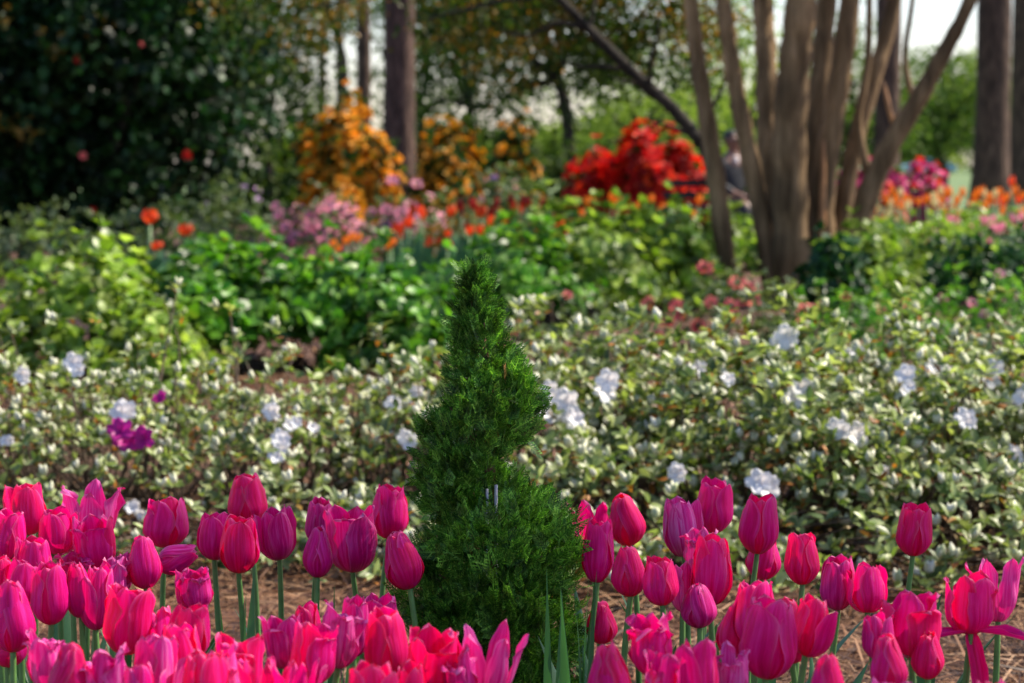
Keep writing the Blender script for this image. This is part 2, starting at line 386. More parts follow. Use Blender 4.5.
def flower5(mb, s, ruffle=.2):
    """an open five-petalled azalea flower, facing +Y, radius s"""
    for i in range(5):
        a = i * 2 * math.pi / 5 + R_.normal() * .1
        V = []; rows = 5; cols = 5
        for r in range(rows):
            t = r / (rows - 1); w = .12 + .52 * math.sin(math.pi * min(1, t * .86 + .06)) ** .8
            for c in range(cols):
                u = (c / (cols - 1) - .5) * 2
                rr = t * 1.0; x = u * w * .72
                d = .45 * (1 - t) ** 2 * -1 + .12 * t + ruffle * .35 * math.sin(u * 4 + a * 3 + t * 3) * t * abs(u) - .1 * t * t * t
                ca, sa = math.cos(a), math.sin(a)
                V.append(((rr * ca - x * sa) * s, d * s, (rr * sa + x * ca) * s))
        Q = [(r * cols + c, r * cols + c + 1, (r + 1) * cols + c + 1, (r + 1) * cols + c) for r in range(rows - 1) for c in range(cols - 1)]
        mb.add(np.array(V), None, Q)

def face_to(o, d):
    d = Vector(d).normalized(); o.rotation_euler = d.to_track_quat('Y', 'Z').to_euler()

FLOWERS = []
for i in range(3):
    mb = MB(); flower5(mb, .022 + .003 * i, .4 + .3 * i); FLOWERS.append(mb)
_fm = {}
def blossom(name, parent, loc, d, m, size=1.0):
    k = (random.randrange(3), m.name)
    if k not in _fm:
        o = FLOWERS[k[0]].build(name, m, parent); _fm[k] = o.data
    else:
        o = bpy.data.objects.new(name, _fm[k]); COL.objects.link(o); o.parent = parent
    o.location = loc; face_to(o, d); o.scale = (size,) * 3
    return o

def hit(fx, fy, c, rx, ry, h):
    """where the sight line to a bloom meets the bush"""
    for k in range(160):
        w = P(fx, fy, c[1] - ry * 1.1 + k * .012) - Vector(c)
        if w.z < .06 or (w.x / (rx * 1.35)) ** 2 + (w.y / (ry * 1.02)) ** 2 + (w.z / (h * 1.06)) ** 2 < 1: return w
    return P(fx, fy, c[1]) - Vector(c)

def azalea(label, px, d, rx, ry, h, n, flowers=(), low=.1, twigs=150, leaf=.030, buds=True, depth=.28, group='white azalea bushes', sparse=False):
    c = np.array([X(px, d), d, 0.0]); root = empty('azalea_bush', c, label, 'azalea bush', group)
    p, dr = mound_points(n, c, rx, ry, h, depth, low, .3)
    if sparse: p[:, 2] = np.maximum(p[:, 2], h * R_.uniform(.12, .62, n))
    keep = (p[:, 1] < ry * .75) & ((p[:, 2] > h * .42) | (R_.random(len(p)) < .32)); p, dr = p[keep], dr[keep]
    k = 75      # low suckers reaching forward over the straw
    sk = np.stack([R_.uniform(-rx, rx, k), -ry * R_.uniform(.85, 1.38, k), R_.uniform(.03, .17, k)], -1)
    p = np.concatenate([p, sk]); dr = np.concatenate([dr, np.tile([0, -.3, .9], (k, 1))])
    dr = unit(dr + R_.normal(size=dr.shape) * .25)
    pos, ax, s, hint = rosettes(p, dr, 7, leaf, (.6, 1.35))
    old = R_.random(len(pos)) < .14
    mb = MB(); inst(mb, LEAF_SLIM, frames(ax[~old], hint[~old]), pos[~old], s[~old]); mb.build('foliage', M['azl'], root)
    mb = MB(); inst(mb, LEAF_SLIM, frames(ax[old], hint[old]), pos[old] - np.array([0, 0, .012]), s[old] * .8); mb.build('withered_leaves', M['azl_dull'], root)
    if buds:
        q = R_.random(len(p)) < .34
        pos, ax, s, hint = rosettes(p[q] + dr[q] * leaf * .25, dr[q] * .6 + np.array([0, 0, .6]), 4, leaf * .85, (.12, .6))
        mb = MB(); inst(mb, BUD, frames(ax), pos, s); tag(mb.build('buds', M['bud'], root), kind='stuff')
    mb = MB(); idx = np.concatenate([R_.choice(len(p), min(twigs, len(p)), replace=False), np.arange(len(p) - k, len(p))])
    stems(mb, h, p[idx], r=.0035)
    mb.build('stems', M['twig'], root)
    for (fx, fy, sz, *col) in flowers:
        w = hit(fx, fy, c, rx, ry, h)
        m = M[col[0]] if col else M['white']
        for j in range(2 if not col else 3):
            off = Vector((R_.normal() * .014, -.012 + R_.normal() * .006, R_.normal() * .014)) * (1 if j else 0)
            blossom('blossom', root, w + off * sz, (R_.normal() * .35, -1, .35 + R_.normal() * .3), m, sz * R_.uniform(.9, 1.15))
    return root

azalea('white budded azalea bush directly right of the conical evergreen', 560, 5.55, .42, .82, .40, 1300,
       [(565, 402, 1.1), (605, 389, 1.0), (548, 398, .7), (572, 418, .8)], leaf=.034)
azalea('white budded azalea bush under the multi-stemmed trunks, with one big bloom at its crest', 735, 5.5, .42, .84, .41, 1550,
       [(780, 341, 1.1), (800, 386, 1.0), (836, 427, .9), (768, 487, 1.2), (728, 377, .6), (700, 372, .6), (676, 470, .8)], leaf=.034)
azalea('dense white azalea bush behind the tulip that stands alone, blooms dotted over its top', 900, 5.5, .42, .84, .40, 1550,
       [(907, 372, 1.0), (858, 432, .9), (965, 416, .8), (850, 355, .7), (905, 390, .6), (884, 470, .5), (935, 366, .7)], leaf=.034)
azalea('white azalea bush cut by the right edge of the photo', 1058, 5.6, .40, .84, .41, 1350,
       [(994, 368, 1.0), (1015, 405, .8), (1012, 452, .8)], leaf=.034)
azalea('white azalea bush just behind the left side of the conical evergreen', 418, 5.7, .32, .78, .37, 560,
       [(392, 404, .9), (405, 437, .8), (436, 442, .7), (416, 392, .6)], leaf=.034, depth=.5)
azalea('open leggy white azalea bush with a loose column of white blooms', 268, 5.7, .38, .80, .39, 470,
       [(280, 437, .9), (273, 412, .7), (290, 425, .6), (280, 450, .8), (315, 428, .5)], twigs=150, depth=.6, sparse=True)
azalea('leggy azalea bush with one round white bloom above a purple blossom', 118, 5.65, .38, .80, .40, 450,
       [(125, 410, 1.05), (78, 370, .8), (135, 505, .5), (140, 515, .45), (126, 440, .9, 'purple'), (156, 399, .45, 'purple')], twigs=150, depth=.6, sparse=True)
azalea('leggy white azalea bush cut by the left edge of the photo', -5, 5.7, .34, .78, .40, 400,
       [(23, 378, .7), (10, 440, .5)], twigs=150, depth=.6, sparse=True)

def shrub(name, label, cat, px, d, rx, ry, h, n, m, leaf=.06, tmpl=LEAF, k=5, depth=.4, group=None, accents=(), twigs=14, r=.006, z0=0, lump=.32, clear=0):
    """accents: (material, count, size) blossoms scattered over the mound"""
    c = np.array([X(px, d), d, gz(d) + z0]); root = empty(name, c, label, cat, group)
    p, dr = mound_points(n, c, rx, ry, h, depth, .1, lump)
    if clear: p[:, 2] = np.maximum(p[:, 2], h * R_.uniform(clear, clear + .3, n))
    pos, ax, s, hint = rosettes(p, dr, k, leaf, (.4, 1.4))
    mb = MB(); inst(mb, tmpl, frames(ax, hint), pos, s); mb.build('foliage', M[m], root)
    mb = MB(); idx = R_.choice(n, min(twigs, n), replace=False); stems(mb, h, p[idx] * .95, r=r, n=5); mb.build('stems', M['twig'], root)
    for (am, cnt, sz) in accents:
        front = np.nonzero((p[:, 1] < ry * .25) | (p[:, 2] > h * .75))[0]; q = R_.choice(front, cnt); pp = p[q] * 1.04
        if cnt > 100:
            pp, dd = mound_points(cnt * 2, c, rx, ry, h, .22, .05, lump); kf = np.nonzero((pp[:, 1] < ry * .3) | (pp[:, 2] > h * .7))[0][:cnt]; pp = pp[kf]; dr = dd; q = kf
            pos, ax, s, hint = rosettes(pp, dr[q], 6, sz, (.5, 1.3))
            mb = MB(); inst(mb, LEAF_WIDE, frames(ax, hint), pos, s); tag(mb.build('blossoms', M[am], root), kind='stuff')
        else:
            for i in range(cnt):
                blossom('blossom', root, pp[i], dr[q[i]] + np.array([0, -.8, 0]), M[am], sz / .024)
    return root

# green shrubs in the middle distance
shrub('leafy_shrub', 'low lime green shrub with pale new shoots at the left edge', 'shrub', 70, 8.9, .46, .6, .46, 660, 'g_lime', .055, LEAF_WIDE, group='green shrubs')
shrub('leafy_shrub', 'deep green leafy shrub left of the dark gap, behind the purple blossom', 'shrub', 225, 9.6, .42, .7, .44, 820, 'g_mid', .060, LEAF_WIDE, group='green shrubs', clear=.25)
shrub('leafy_shrub', 'bright green shrub catching sun just before the deep green one', 'shrub', 150, 8.3, .20, .4, .32, 220, 'g_lime', .05, LEAF_WIDE, group='green shrubs')
shrub('leafy_shrub', 'mid green shrub with bare lower stems over brown mulch', 'shrub', 320, 9.6, .30, .45, .42, 420, 'g_mid', .055, LEAF_WIDE, group='green shrubs', clear=.35, accents=[('f_ro', 3, .018)])
shrub('leafy_shrub', 'mid green shrub behind the left shoulder of the conical evergreen', 'shrub', 400, 9.4, .30, .45, .42, 420, 'g_mid', .055, LEAF_WIDE, group='green shrubs')
shrub('leafy_shrub', 'fresh green shrub behind the tip of the conical evergreen', 'shrub', 515, 11.8, .36, .5, .42, 480, 'g_mid', .06, LEAF_WIDE, group='green shrubs', clear=.2)
shrub('leafy_shrub', 'sunlit lime shrub with big leaves below the scarlet azalea', 'shrub', 575, 12.4, .46, .7, .53, 700, 'g_lime', .065, LEAF_WIDE, group='green shrubs', clear=.15)
shrub('leafy_shrub', 'bright green shrub against the leftmost stem of the multi-stemmed tree', 'shrub', 655, 13.4, .36, .6, .49, 560, 'g_lime', .065, LEAF_WIDE, group='green shrubs')
shrub('low_azalea', 'low dull green azalea with coral blooms at the foot of the multi-stemmed tree', 'azalea bush', 745, 10.3, .38, .4, .33, 330, 'g_grey', .035, LEAF, group='low spring azaleas', accents=[('f_co', 20, .034)])
shrub('low_azalea', 'low azalea with one pink red bloom behind the white azaleas', 'azalea bush', 570, 9.0, .30, .4, .30, 260, 'g_grey', .035, LEAF, group='low spring azaleas', accents=[('f_co', 3, .022)])
shrub('low_azalea', 'low dark azalea with two coral blooms right of the trunks', 'azalea bush', 860, 10.0, .34, .4, .27, 330, 'g_mid', .035, LEAF, group='low spring azaleas', accents=[('f_co', 4, .024)])
shrub('low_azalea', 'low dark azalea dotted pink at the right edge behind the white ones', 'azalea bush', 990, 10.3, .40, .5, .30, 420, 'g_mid', .035, LEAF, group='low spring azaleas', accents=[('f_pk', 6, .022)])
shrub('leafy_shrub', 'upright green shrub touching the rightmost leaning stem', 'shrub', 868, 12.6, .28, .4, .42, 380, 'g_lime', .055, LEAF_WIDE, group='green shrubs')
shrub('leafy_shrub', 'small dark green shrub at the foot of the leaning stem', 'shrub', 830, 12.0, .16, .3, .40, 200, 'g_dark', .055, LEAF_WIDE, group='green shrubs')
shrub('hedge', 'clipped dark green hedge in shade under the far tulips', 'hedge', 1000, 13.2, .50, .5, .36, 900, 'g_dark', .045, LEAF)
shrub('leafy_shrub', 'pale green shrub between the far right bed and the trunks', 'shrub', 930, 14.5, .42, .6, .42, 500, 'g_lime', .05, LEAF, group='green shrubs', accents=[('f_ye', 14, .022)])
shrub('low_azalea', 'pale lavender azalea at the foot of the dark camellia', 'azalea bush', 232, 19.5, .35, .4, .55, 300, 'g_grey', .06, LEAF, group='low spring azaleas', accents=[('f_lv', 12, .03)])
shrub('leafy_shrub', 'dull grey green shrub under the dark camellia at far left', 'shrub', 30, 16.5, .75, .6, .42, 520, 'g_grey', .06, LEAF, group='green shrubs')
shrub('leafy_shrub', 'dull green shrub under the camellia beside red tulips', 'shrub', 165, 16.0, .55, .6, .46, 480, 'g_grey', .06, LEAF, group='green shrubs')
shrub('pink_azalea', 'soft pink azalea mound below the amber shrub', 'azalea bush', 320, 18.0, .40, .5, .46, 380, 'g_grey', .055, LEAF, group='pink azalea mounds', accents=[('f_pk', 96, .044)])
shrub('pink_azalea', 'soft pink azalea mound below the dark pine trunk', 'azalea bush', 400, 18.4, .38, .5, .47, 380, 'g_grey', .055, LEAF, group='pink azalea mounds', accents=[('f_pk', 90, .044), ('f_lv', 8, .04)])
shrub('leafy_shrub', 'brownish shrub behind orange tulips in the middle bed', 'shrub', 470, 17.2, .55, .5, .40, 420, 'rust', .05, LEAF, group='green shrubs')
shrub('leafy_shrub', 'grey green shrub behind the middle tulip bed', 'shrub', 500, 20.0, .6, .5, .52, 420, 'g_grey', .07, LEAF, group='green shrubs')
shrub('low_azalea', 'pale pink azalea just beyond the middle tulips', 'azalea bush', 505, 21.0, .3, .4, .62, 200, 'g_grey', .06, LEAF, group='low spring azaleas', accents=[('f_pk', 16, .035), ('f_lv', 6, .035)])
shrub('leafy_shrub', 'bright green shrub under the bench beyond the trunks', 'shrub', 700, 17.5, .7, .5, .38, 520, 'g_lime', .07, LEAF_WIDE, group='green shrubs')
shrub('leafy_shrub', 'grey green ground shrub below the far right tulip bed', 'shrub', 990, 16.8, .9, .6, .38, 700, 'g_lime', .055, LEAF, group='green shrubs')

# shady undergrowth between the far trees
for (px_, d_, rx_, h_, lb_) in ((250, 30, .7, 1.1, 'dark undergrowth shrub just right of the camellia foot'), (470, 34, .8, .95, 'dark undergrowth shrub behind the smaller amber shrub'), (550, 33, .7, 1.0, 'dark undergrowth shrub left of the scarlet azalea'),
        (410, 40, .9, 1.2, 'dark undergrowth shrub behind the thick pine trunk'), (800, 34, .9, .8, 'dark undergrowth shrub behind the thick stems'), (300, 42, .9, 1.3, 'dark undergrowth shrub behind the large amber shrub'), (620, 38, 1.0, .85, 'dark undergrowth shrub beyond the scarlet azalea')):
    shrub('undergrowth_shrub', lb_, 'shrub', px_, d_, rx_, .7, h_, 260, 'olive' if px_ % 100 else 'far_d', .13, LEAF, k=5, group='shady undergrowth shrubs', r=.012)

# big flowering azaleas further back
shrub('amber_azalea', 'tall amber orange flowering shrub left of the dark pine trunk', 'azalea bush', 345, 27, .56, .6, 1.25, 260, 'olive', .12, LEAF, k=4, group='orange flowering shrubs', accents=[('f_yo', 650, .08)], z0=0, r=.015)
shrub('amber_azalea', 'smaller amber shrub just right of the dark pine trunk', 'azalea bush', 447, 29, .42, .5, 1.2, 300, 'olive', .12, LEAF, k=5, group='orange flowering shrubs', accents=[('f_yo', 320, .075)], r=.015)
shrub('amber_azalea', 'thin amber shrub midway between pine trunk and scarlet azalea', 'azalea bush', 515, 31, .34, .5, 1.25, 260, 'olive', .12, LEAF, k=5, group='orange flowering shrubs', accents=[('f_yo', 120, .08)], r=.015)
shrub('scarlet_azalea', 'big scarlet azalea in full bloom left of the multi-stemmed tree', 'azalea bush', 650, 26, .70, .6, .93, 160, 'olive', .10, LEAF, k=4, accents=[('f_rd', 1150, .08), ('f_ro', 280, .07)], r=.015)
shrub('scarlet_azalea', 'lower dark red wing of azalea left of the big scarlet one', 'azalea bush', 596, 26.6, .34, .5, .78, 160, 'olive', .10, LEAF, k=4, accents=[('f_rd', 700, .075)], r=.015)
shrub('magenta_azalea', 'magenta azalea seen through the gap right of the trunks', 'azalea bush', 868, 25, .40, .5, .66, 160, 'olive', .09, LEAF, k=4, group='magenta azaleas', accents=[('f_mg', 600, .065)], r=.012)
shrub('magenta_azalea', 'crimson pink azalea left of the twin pines', 'azalea bush', 920, 28, .34, .5, .62, 160, 'olive', .09, LEAF, k=4, group='magenta azaleas', accents=[('f_mg', 300, .08), ('f_rd', 110, .07)], r=.012)
shrub('magenta_azalea', 'coral azalea in front of the magenta one by the leaning stem', 'azalea bush', 882, 21.5, .2, .3, .48, 110, 'olive', .07, LEAF, k=4, group='magenta azaleas', accents=[('f_co', 110, .06)], r=.012)

# ------------------------------------------------------------------ far tulip beds (each one a thing; a few pixels each)
def far_tulip(m):
    mb = MB(); 
    for i in range(6):
        a = i * math.pi / 3; r = .018
        for (t0, t1, r0, r1, w0, w1) in ((0, .5, .3, 1, .3, .62), (.5, 1, 1, .72, .62, .1)):
            V = []
            for t, rr, w in ((t0, r0, w0), (t1, r1, w1)):
                for s in (-1, 0, 1):
                    q = a + s * w; V.append((math.cos(q) * r * rr * (1.05 if i % 2 else .95), math.sin(q) * r * rr, .30 + .055 * t))
            mb.add(V, None, [(0, 1, 4, 3), (1, 2, 5, 4)])
    return mb
TULIP_P = {}
def far_bed(kind, cnt, px0, px1, py0, py1, d0, d1, label, group, m, sz=1.3):
    for i in range(cnt):
        d = R_.uniform(d0, d1); px = R_.uniform(px0, px1)
        y0 = R_.uniform(py0, py1); w = P(px, y0, d); top = w.z - gz(d); s = sz * R_.uniform(.85, 1.2)
        if kind not in TULIP_P:
            o = empty('garden_tulip', (0, 0, 0), label, 'tulip', group)
            far_tulip(m).build('flower', M[m], o)
            sm = MB(); tube(sm, [(0, 0, 0), (.006, 0, .15), (0, 0, .302)], [.004, .0035, .003], 5)
            sm.build('stem', M['stem'], o)
            lm = MB()
            inst(lm, LEAF, frames(np.array([(.25, .05, 1.), (-.28, -.1, 1.), (.05, -.3, 1)]), np.array([(1., 0, .2), (-1., 0, .2), (0, -1, .2)])), np.zeros((3, 3)), np.array([.22, .2, .18]))
            lm.build('leaf', M['tleaf'], o)
            TULIP_P[kind] = o
        else: o = copy_tree(TULIP_P[kind])
        o['label'] = label; o['group'] = group
        hh = max(top, .22) / .33
        o.location = (w.x, d, gz(d)); o.rotation_euler = (R_.normal() * .05, R_.normal() * .05, R_.uniform(0, 6.28)); o.scale = (s, s, hh)
far_bed('or', 52, 845, 1040, 190, 214, 17, 20, 'orange tulip in the far right bed before the twin pines', 'orange tulips of the far right bed', 'f_or')
far_bed('ro', 12, 930, 1035, 180, 206, 19, 21, 'tall red orange tulip at the back of the far right bed', 'red orange tulips of the far right bed', 'f_ro')
far_bed('ye', 22, 880, 1000, 190, 232, 16, 19, 'cream yellow tulip in the far right bed', 'cream tulips of the far right bed', 'f_ye', 1.2)
far_bed('pk', 34, 925, 1030, 215, 240, 15, 17, 'pink tulip low at the front of the far right bed', 'pink tulips of the far right bed', 'f_pk', 1.1)
far_bed('or2', 44, 395, 575, 205, 245, 14, 17, 'orange tulip in the middle bed behind the conical evergreen', 'orange tulips of the middle bed', 'f_ro')
far_bed('rd2', 26, 440, 575, 198, 232, 15, 18, 'red tulip in the middle bed behind the conical evergreen', 'red tulips of the middle bed', 'f_rd')
far_bed('or3', 7, 330, 395, 236, 255, 14, 15, 'orange tulip just before the pink azalea mounds', 'orange tulips before the pink azaleas', 'f_or')
far_bed('or4', 14, 570, 720, 195, 222, 16, 18, 'orange tulip below the scarlet azalea', 'orange tulips below the scarlet azalea', 'f_or')
far_bed('or5', 6, 745, 790, 190, 205, 17, 18, 'orange tulip glimpsed between the stems of the tree', 'orange tulips between the stems', 'f_or')
for i, (a, b_, l_) in enumerate([(145, 215, 'scarlet tulip highest and brightest beneath the dark camellia'), (187, 229, 'scarlet tulip right of and below the highest one under the camellia'),
                                 (157, 245, 'orange red tulip lowest of those under the camellia'), (222, 243, 'small orange tulip rightmost of those under the camellia')]):
    far_bed('cm%d' % i, 1, a, a + .1, b_, b_ + .1, 14, 14.1, l_, 'red tulips beneath the camellia', 'f_ro', 2.3 if i < 3 else 1.3)

# ------------------------------------------------------------------ trees
def crown(root, m, clumps, per, rad_, leaf, name='crown', tmpl=DIAM, flat=.7):
    """clumps: local centres; leaves scattered round each"""
    c = np.repeat(np.asarray(clumps, float), per, 0)
    p = c + R_.normal(size=c.shape) * rad_ * np.array([1, 1, flat])
    mb = MB(); ax = R_.normal(size=p.shape); ax[:, 2] -= .3
    inst(mb, tmpl, frames(ax), p, R_.uniform(.6, 1.25, len(p)) * leaf)
    return mb.build(name, M[m], root)

def branch(mb, a, b, r0, r1, sag=.1, n=7, k=4):
    a = np.array(a, float); b = np.array(b, float); L = np.linalg.norm(b - a)
    p = [a, a + (b - a) * .33 + R_.normal(size=3) * L * .04 + np.array([0, 0, sag * L * .5]), a + (b - a) * .67 + R_.normal(size=3) * L * .04 + np.array([0, 0, sag * L * .5]), b]
    q = smooth_path(p, k); tube(mb, q, np.linspace(r0, r1, len(q)), n)

# the dark camellia at the left
def camellia():
    d = 22; root = empty('camellia_tree', (X(60, d), d, gz(d)), 'large dense dark green camellia with scattered red blooms at left', 'tree')
    mb = MB()
    for i in range(6):
        branch(mb, (R_.normal() * .2, R_.normal() * .2, -.05), (R_.normal() * 1.1, R_.normal() * .6, R_.uniform(2, 3.6)), .07, .02)
    mb.build('trunk', M['dkbark'], root)
    u = unit(R_.normal(size=(620, 3))); f = R_.random(620) ** .45
    c = u * f[:, None] * np.array([2.0, 1.5, 1.95]) + np.array([-.1, 0, 1.85]); c = c[c[:, 2] > .1]
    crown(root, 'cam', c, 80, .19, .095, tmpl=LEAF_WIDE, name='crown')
    for i in range(20):
        th = R_.uniform(0, 2 * math.pi); zz = R_.uniform(.3, 3.4); w = math.sqrt(max(.05, 1 - ((zz - 1.85) / 1.95) ** 2))
        xx = R_.uniform(-1.6, 1.8) * w
        yy = -1.5 * math.sqrt(max(0.02, w * w - (xx / 2.05) ** 2)) - .1
        blossom('bloom', root, (xx, yy, zz), (0, -1, .2), M['f_rd' if i % 3 else 'f_co'], R_.uniform(1.0, 1.7))
    # few golden young shoots
    c = np.stack([R_.uniform(-.8, .9, 9), R_.uniform(-1.7, -1.4, 9), R_.uniform(.8, 3.2, 9)], -1)
    for q in c: crown(root, 'rust', [q], 16, .07, .09, name='foliage')
camellia()

def pine(px, d, wpx, label, lean=0, h=16, group='tall pines', crown_z=9):
    r = wpx / 2 / F_PX * d; root = empty('pine_tree', (X(px, d), d, gz(d)), label, 'tree', group)
    mb = MB(); k = 26; pts = [(lean * t * t * h + .03 * math.sin(t * 9), 0, -.1 + t * h) for t in np.linspace(0, 1, k)]
    rr = [r * (1.0 - .45 * t) * (1 + .35 * math.exp(-t * h * 3)) * (1 + .03 * math.sin(t * 40)) for t in np.linspace(0, 1, k)]
    tube(mb, pts, rr, 16); mb.build('trunk', M['pine'], root)
    mb = MB(); tips = []
    for i in range(26):
        z = R_.uniform(crown_z, h * .98); a = R_.uniform(0, 6.28); L = R_.uniform(1.2, 3.0) * (1.15 - z / h * .7)
        t = np.array([math.cos(a) * L + lean * h * .6, math.sin(a) * L, z + .4]); tips += [t, t * np.array([.7, .7, 1])]
        branch(mb, (lean * (z / h) ** 2 * h, 0, z - .3), t, .06, .015)
    mb.build('branches', M['pine'], root)
    crown(root, 'olive', tips, 60, .42, .26)
    return root
pine(398, 30, 33, 'thick dark pine trunk between the amber shrubs')
pine(363, 44, 15, 'slim reddish pine trunk just left of the thick dark one')
pine(989, 38, 37, 'left one of the twin brown pine trunks at right')
pine(1022, 45, 32, 'right one of the twin brown pine trunks, cut by the photo edge')
pine(884, 36, 27, 'brown pine trunk behind the leaning stem of the multi-stemmed tree')
pine(340, 70, 9, 'faint thin trunk in the bright gap left of the pines', h=20)
pine(322, 62, 8, 'faint thinnest trunk beside the camellia', h=20)

def broadleaf(px, d, wpx, label, m, cw, z0, z1, nclump, per, leaf, clump_r, group='background broadleaf trees', trunk='dkbark', lean=0, ry=None):
    root = empty('broadleaf_tree', (X(px, d), d, gz(d)), label, 'tree', group); r = wpx / 2 / F_PX * d
    c = unit(R_.normal(size=(nclump, 3))) * (R_.random(nclump) ** .4)[:, None]
    c = c * np.array([cw, ry or cw * .7, (z1 - z0) / 2]) + np.array([lean, 0, (z0 + z1) / 2])
    mb = MB(); zf = z0 + (z1 - z0) * .25
    branch(mb, (0, 0, -.1), (lean * .7, 0, zf), r, r * .7, 0, 10)
    for t in c[:10]: branch(mb, (lean * .7, 0, zf - .2), t, r * .5, r * .12)
    mb.build('trunk', M[trunk], root)
    crown(root, m, c, per, clump_r, leaf)
    return root
broadleaf(565, 36, 16, 'dark leafy tree with slim trunk left of the scarlet azalea', 'olive', 1.6, 1.1, 5.5, 120, 60, .10, .22, lean=-.2)
broadleaf(470, 40, 12, 'shady green tree right behind the thick pine trunk', 'olive', 1.4, .7, 5.5, 120, 60, .10, .22)
broadleaf(420, 48, 12, 'deep green tree behind the pine trunk', 'far_d', 1.4, .6, 6, 100, 50, .12, .25)
broadleaf(305, 46, 12, 'leafy tree filling the gap right of the camellia', 'far_d', 1.2, .2, 2.6, 40, 50, .09, .22)
broadleaf(270, 34, 12, 'dark tree merging with the right side of the camellia', 'olive', .9, .5, 4.6, 90, 60, .09, .22)
broadleaf(330, 52, 10, 'high olive crown showing above the amber shrub', 'olive', 1.5, 3.2, 6.6, 60, 60, .11, .3)
broadleaf(640, 52, 14, 'pale yellow green tree behind the scarlet azalea', 'far_l', 2.4, .4, 4.2, 90, 50, .12, .3)
broadleaf(745, 56, 14, 'pale green tree seen between the left stems', 'far_l', 2.0, .4, 5.6, 90, 50, .12, .3)
broadleaf(940, 75, 12, 'hazy light green tree in the gap beside the twin pines', 'far_d', 2.2, .9, 4.2, 120, 60, .15, .35)
broadleaf(848, 60, 12, 'light green tree behind the thick stems', 'far_d', 1.8, .3, 4.5, 80, 50, .14, .35)
for i, (px, w, hgt, mm, lb) in enumerate([(-60, 9, 17, 'far_d', 'far tree hidden mostly by the camellia'), (180, 8, 16, 'far_l', 'far pale tree above the left beds'), (330, 6, 4, 'far_l', 'far light tree framed by thin trunks'),
                       (455, 7, 5, 'far_d', 'far mid green tree right of the pine trunk'), (560, 7, 4.5, 'far_l', 'far pale tree showing under the branch foliage'),
                       (680, 8, 7, 'far_l', 'far yellow green tree past the slanting branch'), (800, 8, 7, 'far_d', 'far green tree behind the stems'),
                       (905, 6, 8, 'far_l', 'far light green tree left in the right hand gap'), (985, 8, 14, 'far_l', 'far light green tree behind the twin pines'), (1080, 9, 15, 'far_d', 'far green tree past the right edge')]):
    d = 205 + (i * 37) % 60 - (0 if px != 905 else -20)
    broadleaf(px, d, 5, lb, mm, w, .2, hgt, 110, 60, .55, .8, group='far treeline trees')

# ------------------------------------------------------------------ multi-stemmed tree
def myrtle():
    d = 13.6; root = empty('crape_myrtle', (X(790, d), d, gz(d)), 'multi-stemmed tree with smooth grey brown stems, centre right', 'tree')
    def L(px, py, dd=0): 
        w = P(px, py, d + dd); return (w.x - root.location.x, dd, w.z)
    S = [  # pixel path base->top, widths px
        ([(733, 292), (722, 230), (712, 150), (699, 70), (690, -10), (672, -200)], 22, 13, 0.0),
        ([(775, 300), (765, 235), (748, 150), (733, 70), (722, -10), (700, -200)], 21, 14, -.1),
        ([(775, 300), (772, 220), (768, 140), (766, 60), (762, -10), (752, -220)], 25, 20, .25),
        ([(793, 308), (790, 220), (789, 140), (795, 60), (802, -10), (816, -220)], 39, 27, -.15),
        ([(812, 300), (812, 230), (815, 150), (822, 60), (828, -10), (850, -220)], 25, 18, .1),
        ([(822, 296), (822, 240), (824, 180), (838, 90), (850, 0), (868, -200)], 27, 19, -.05),
        ([(838, 285), (842, 220), (856, 140), (876, 70), (892, 10), (930, -180)], 20, 15, .15),
        ([(846, 280), (862, 215), (888, 150), (918, 100), (948, 45), (970, 0), (1030, -150)], 26, 10, -.1),
    ]
    tips = []
    for path, w0, w1, dd in S:
        pts = [L(a, b, dd * (1 + i * .35)) for i, (a, b) in enumerate(path)]
        pts[0] = (pts[0][0], pts[0][1], -.05)
        q = smooth_path(pts, 6); k = len(q)
        rr = [1.0 * ((w0 * (1 - i / k) + w1 * i / k) / 2 / F_PX * d) * (1 + .07 * math.sin(i * 1.7 + w0)) for i in range(k)]
        mb = MB(); tube(mb, q, rr, 14); mb.build('stem', M['myrtle'], root)
        tips.append(q[-1])
    for a, b, w in (([(915, 105), (905, 60), (912, 5), (920, -60)], 0, 7), ([(868, 175), (858, 120), (868, 60), (870, -60)], 0, 10)):
        q = smooth_path([L(*t, .02) for t in a], 5); mb = MB(); tube(mb, q, np.linspace(w, w * .6, len(q)) / 2 / F_PX * d, 9); mb.build('stem', M['myrtle'], root)
    # peeled strips of paler bark
    for path, w in (([(818, 290), (819, 240), (820, 190), (821, 140)], 7), ([(776, 262), (767, 225), (760, 190)], 5), ([(736, 290), (731, 262), (728, 236)], 4), ([(892, 135), (886, 108), (880, 80)], 5)):
        q = smooth_path([L(a + 3, b, -.17) for a, b in path], 4); mb = MB(); rr = np.sin(np.linspace(.35, 2.8, len(q))) * w / 2 / F_PX * d
        tube(mb, q, rr, 8); mb.build('peeled_bark', M['myrtle_o'], root)
    mb = MB(); cl = []
    for t in tips:
        t = np.array(t)
        for j in range(7):
            e = t + np.array([R_.normal() * 1.0, R_.normal() * 1.0, R_.uniform(.2, 1.7)]); branch(mb, t - np.array([0, 0, .1]), e, .03, .008, n=5); cl += [e, (e + t) / 2 + R_.normal(size=3) * .2, e + R_.normal(size=3) * .3]
    mb.build('branches', M['myrtle'], root)
    crown(root, 'far_d', cl, 24, .26, .09, tmpl=LEAF)
myrtle()

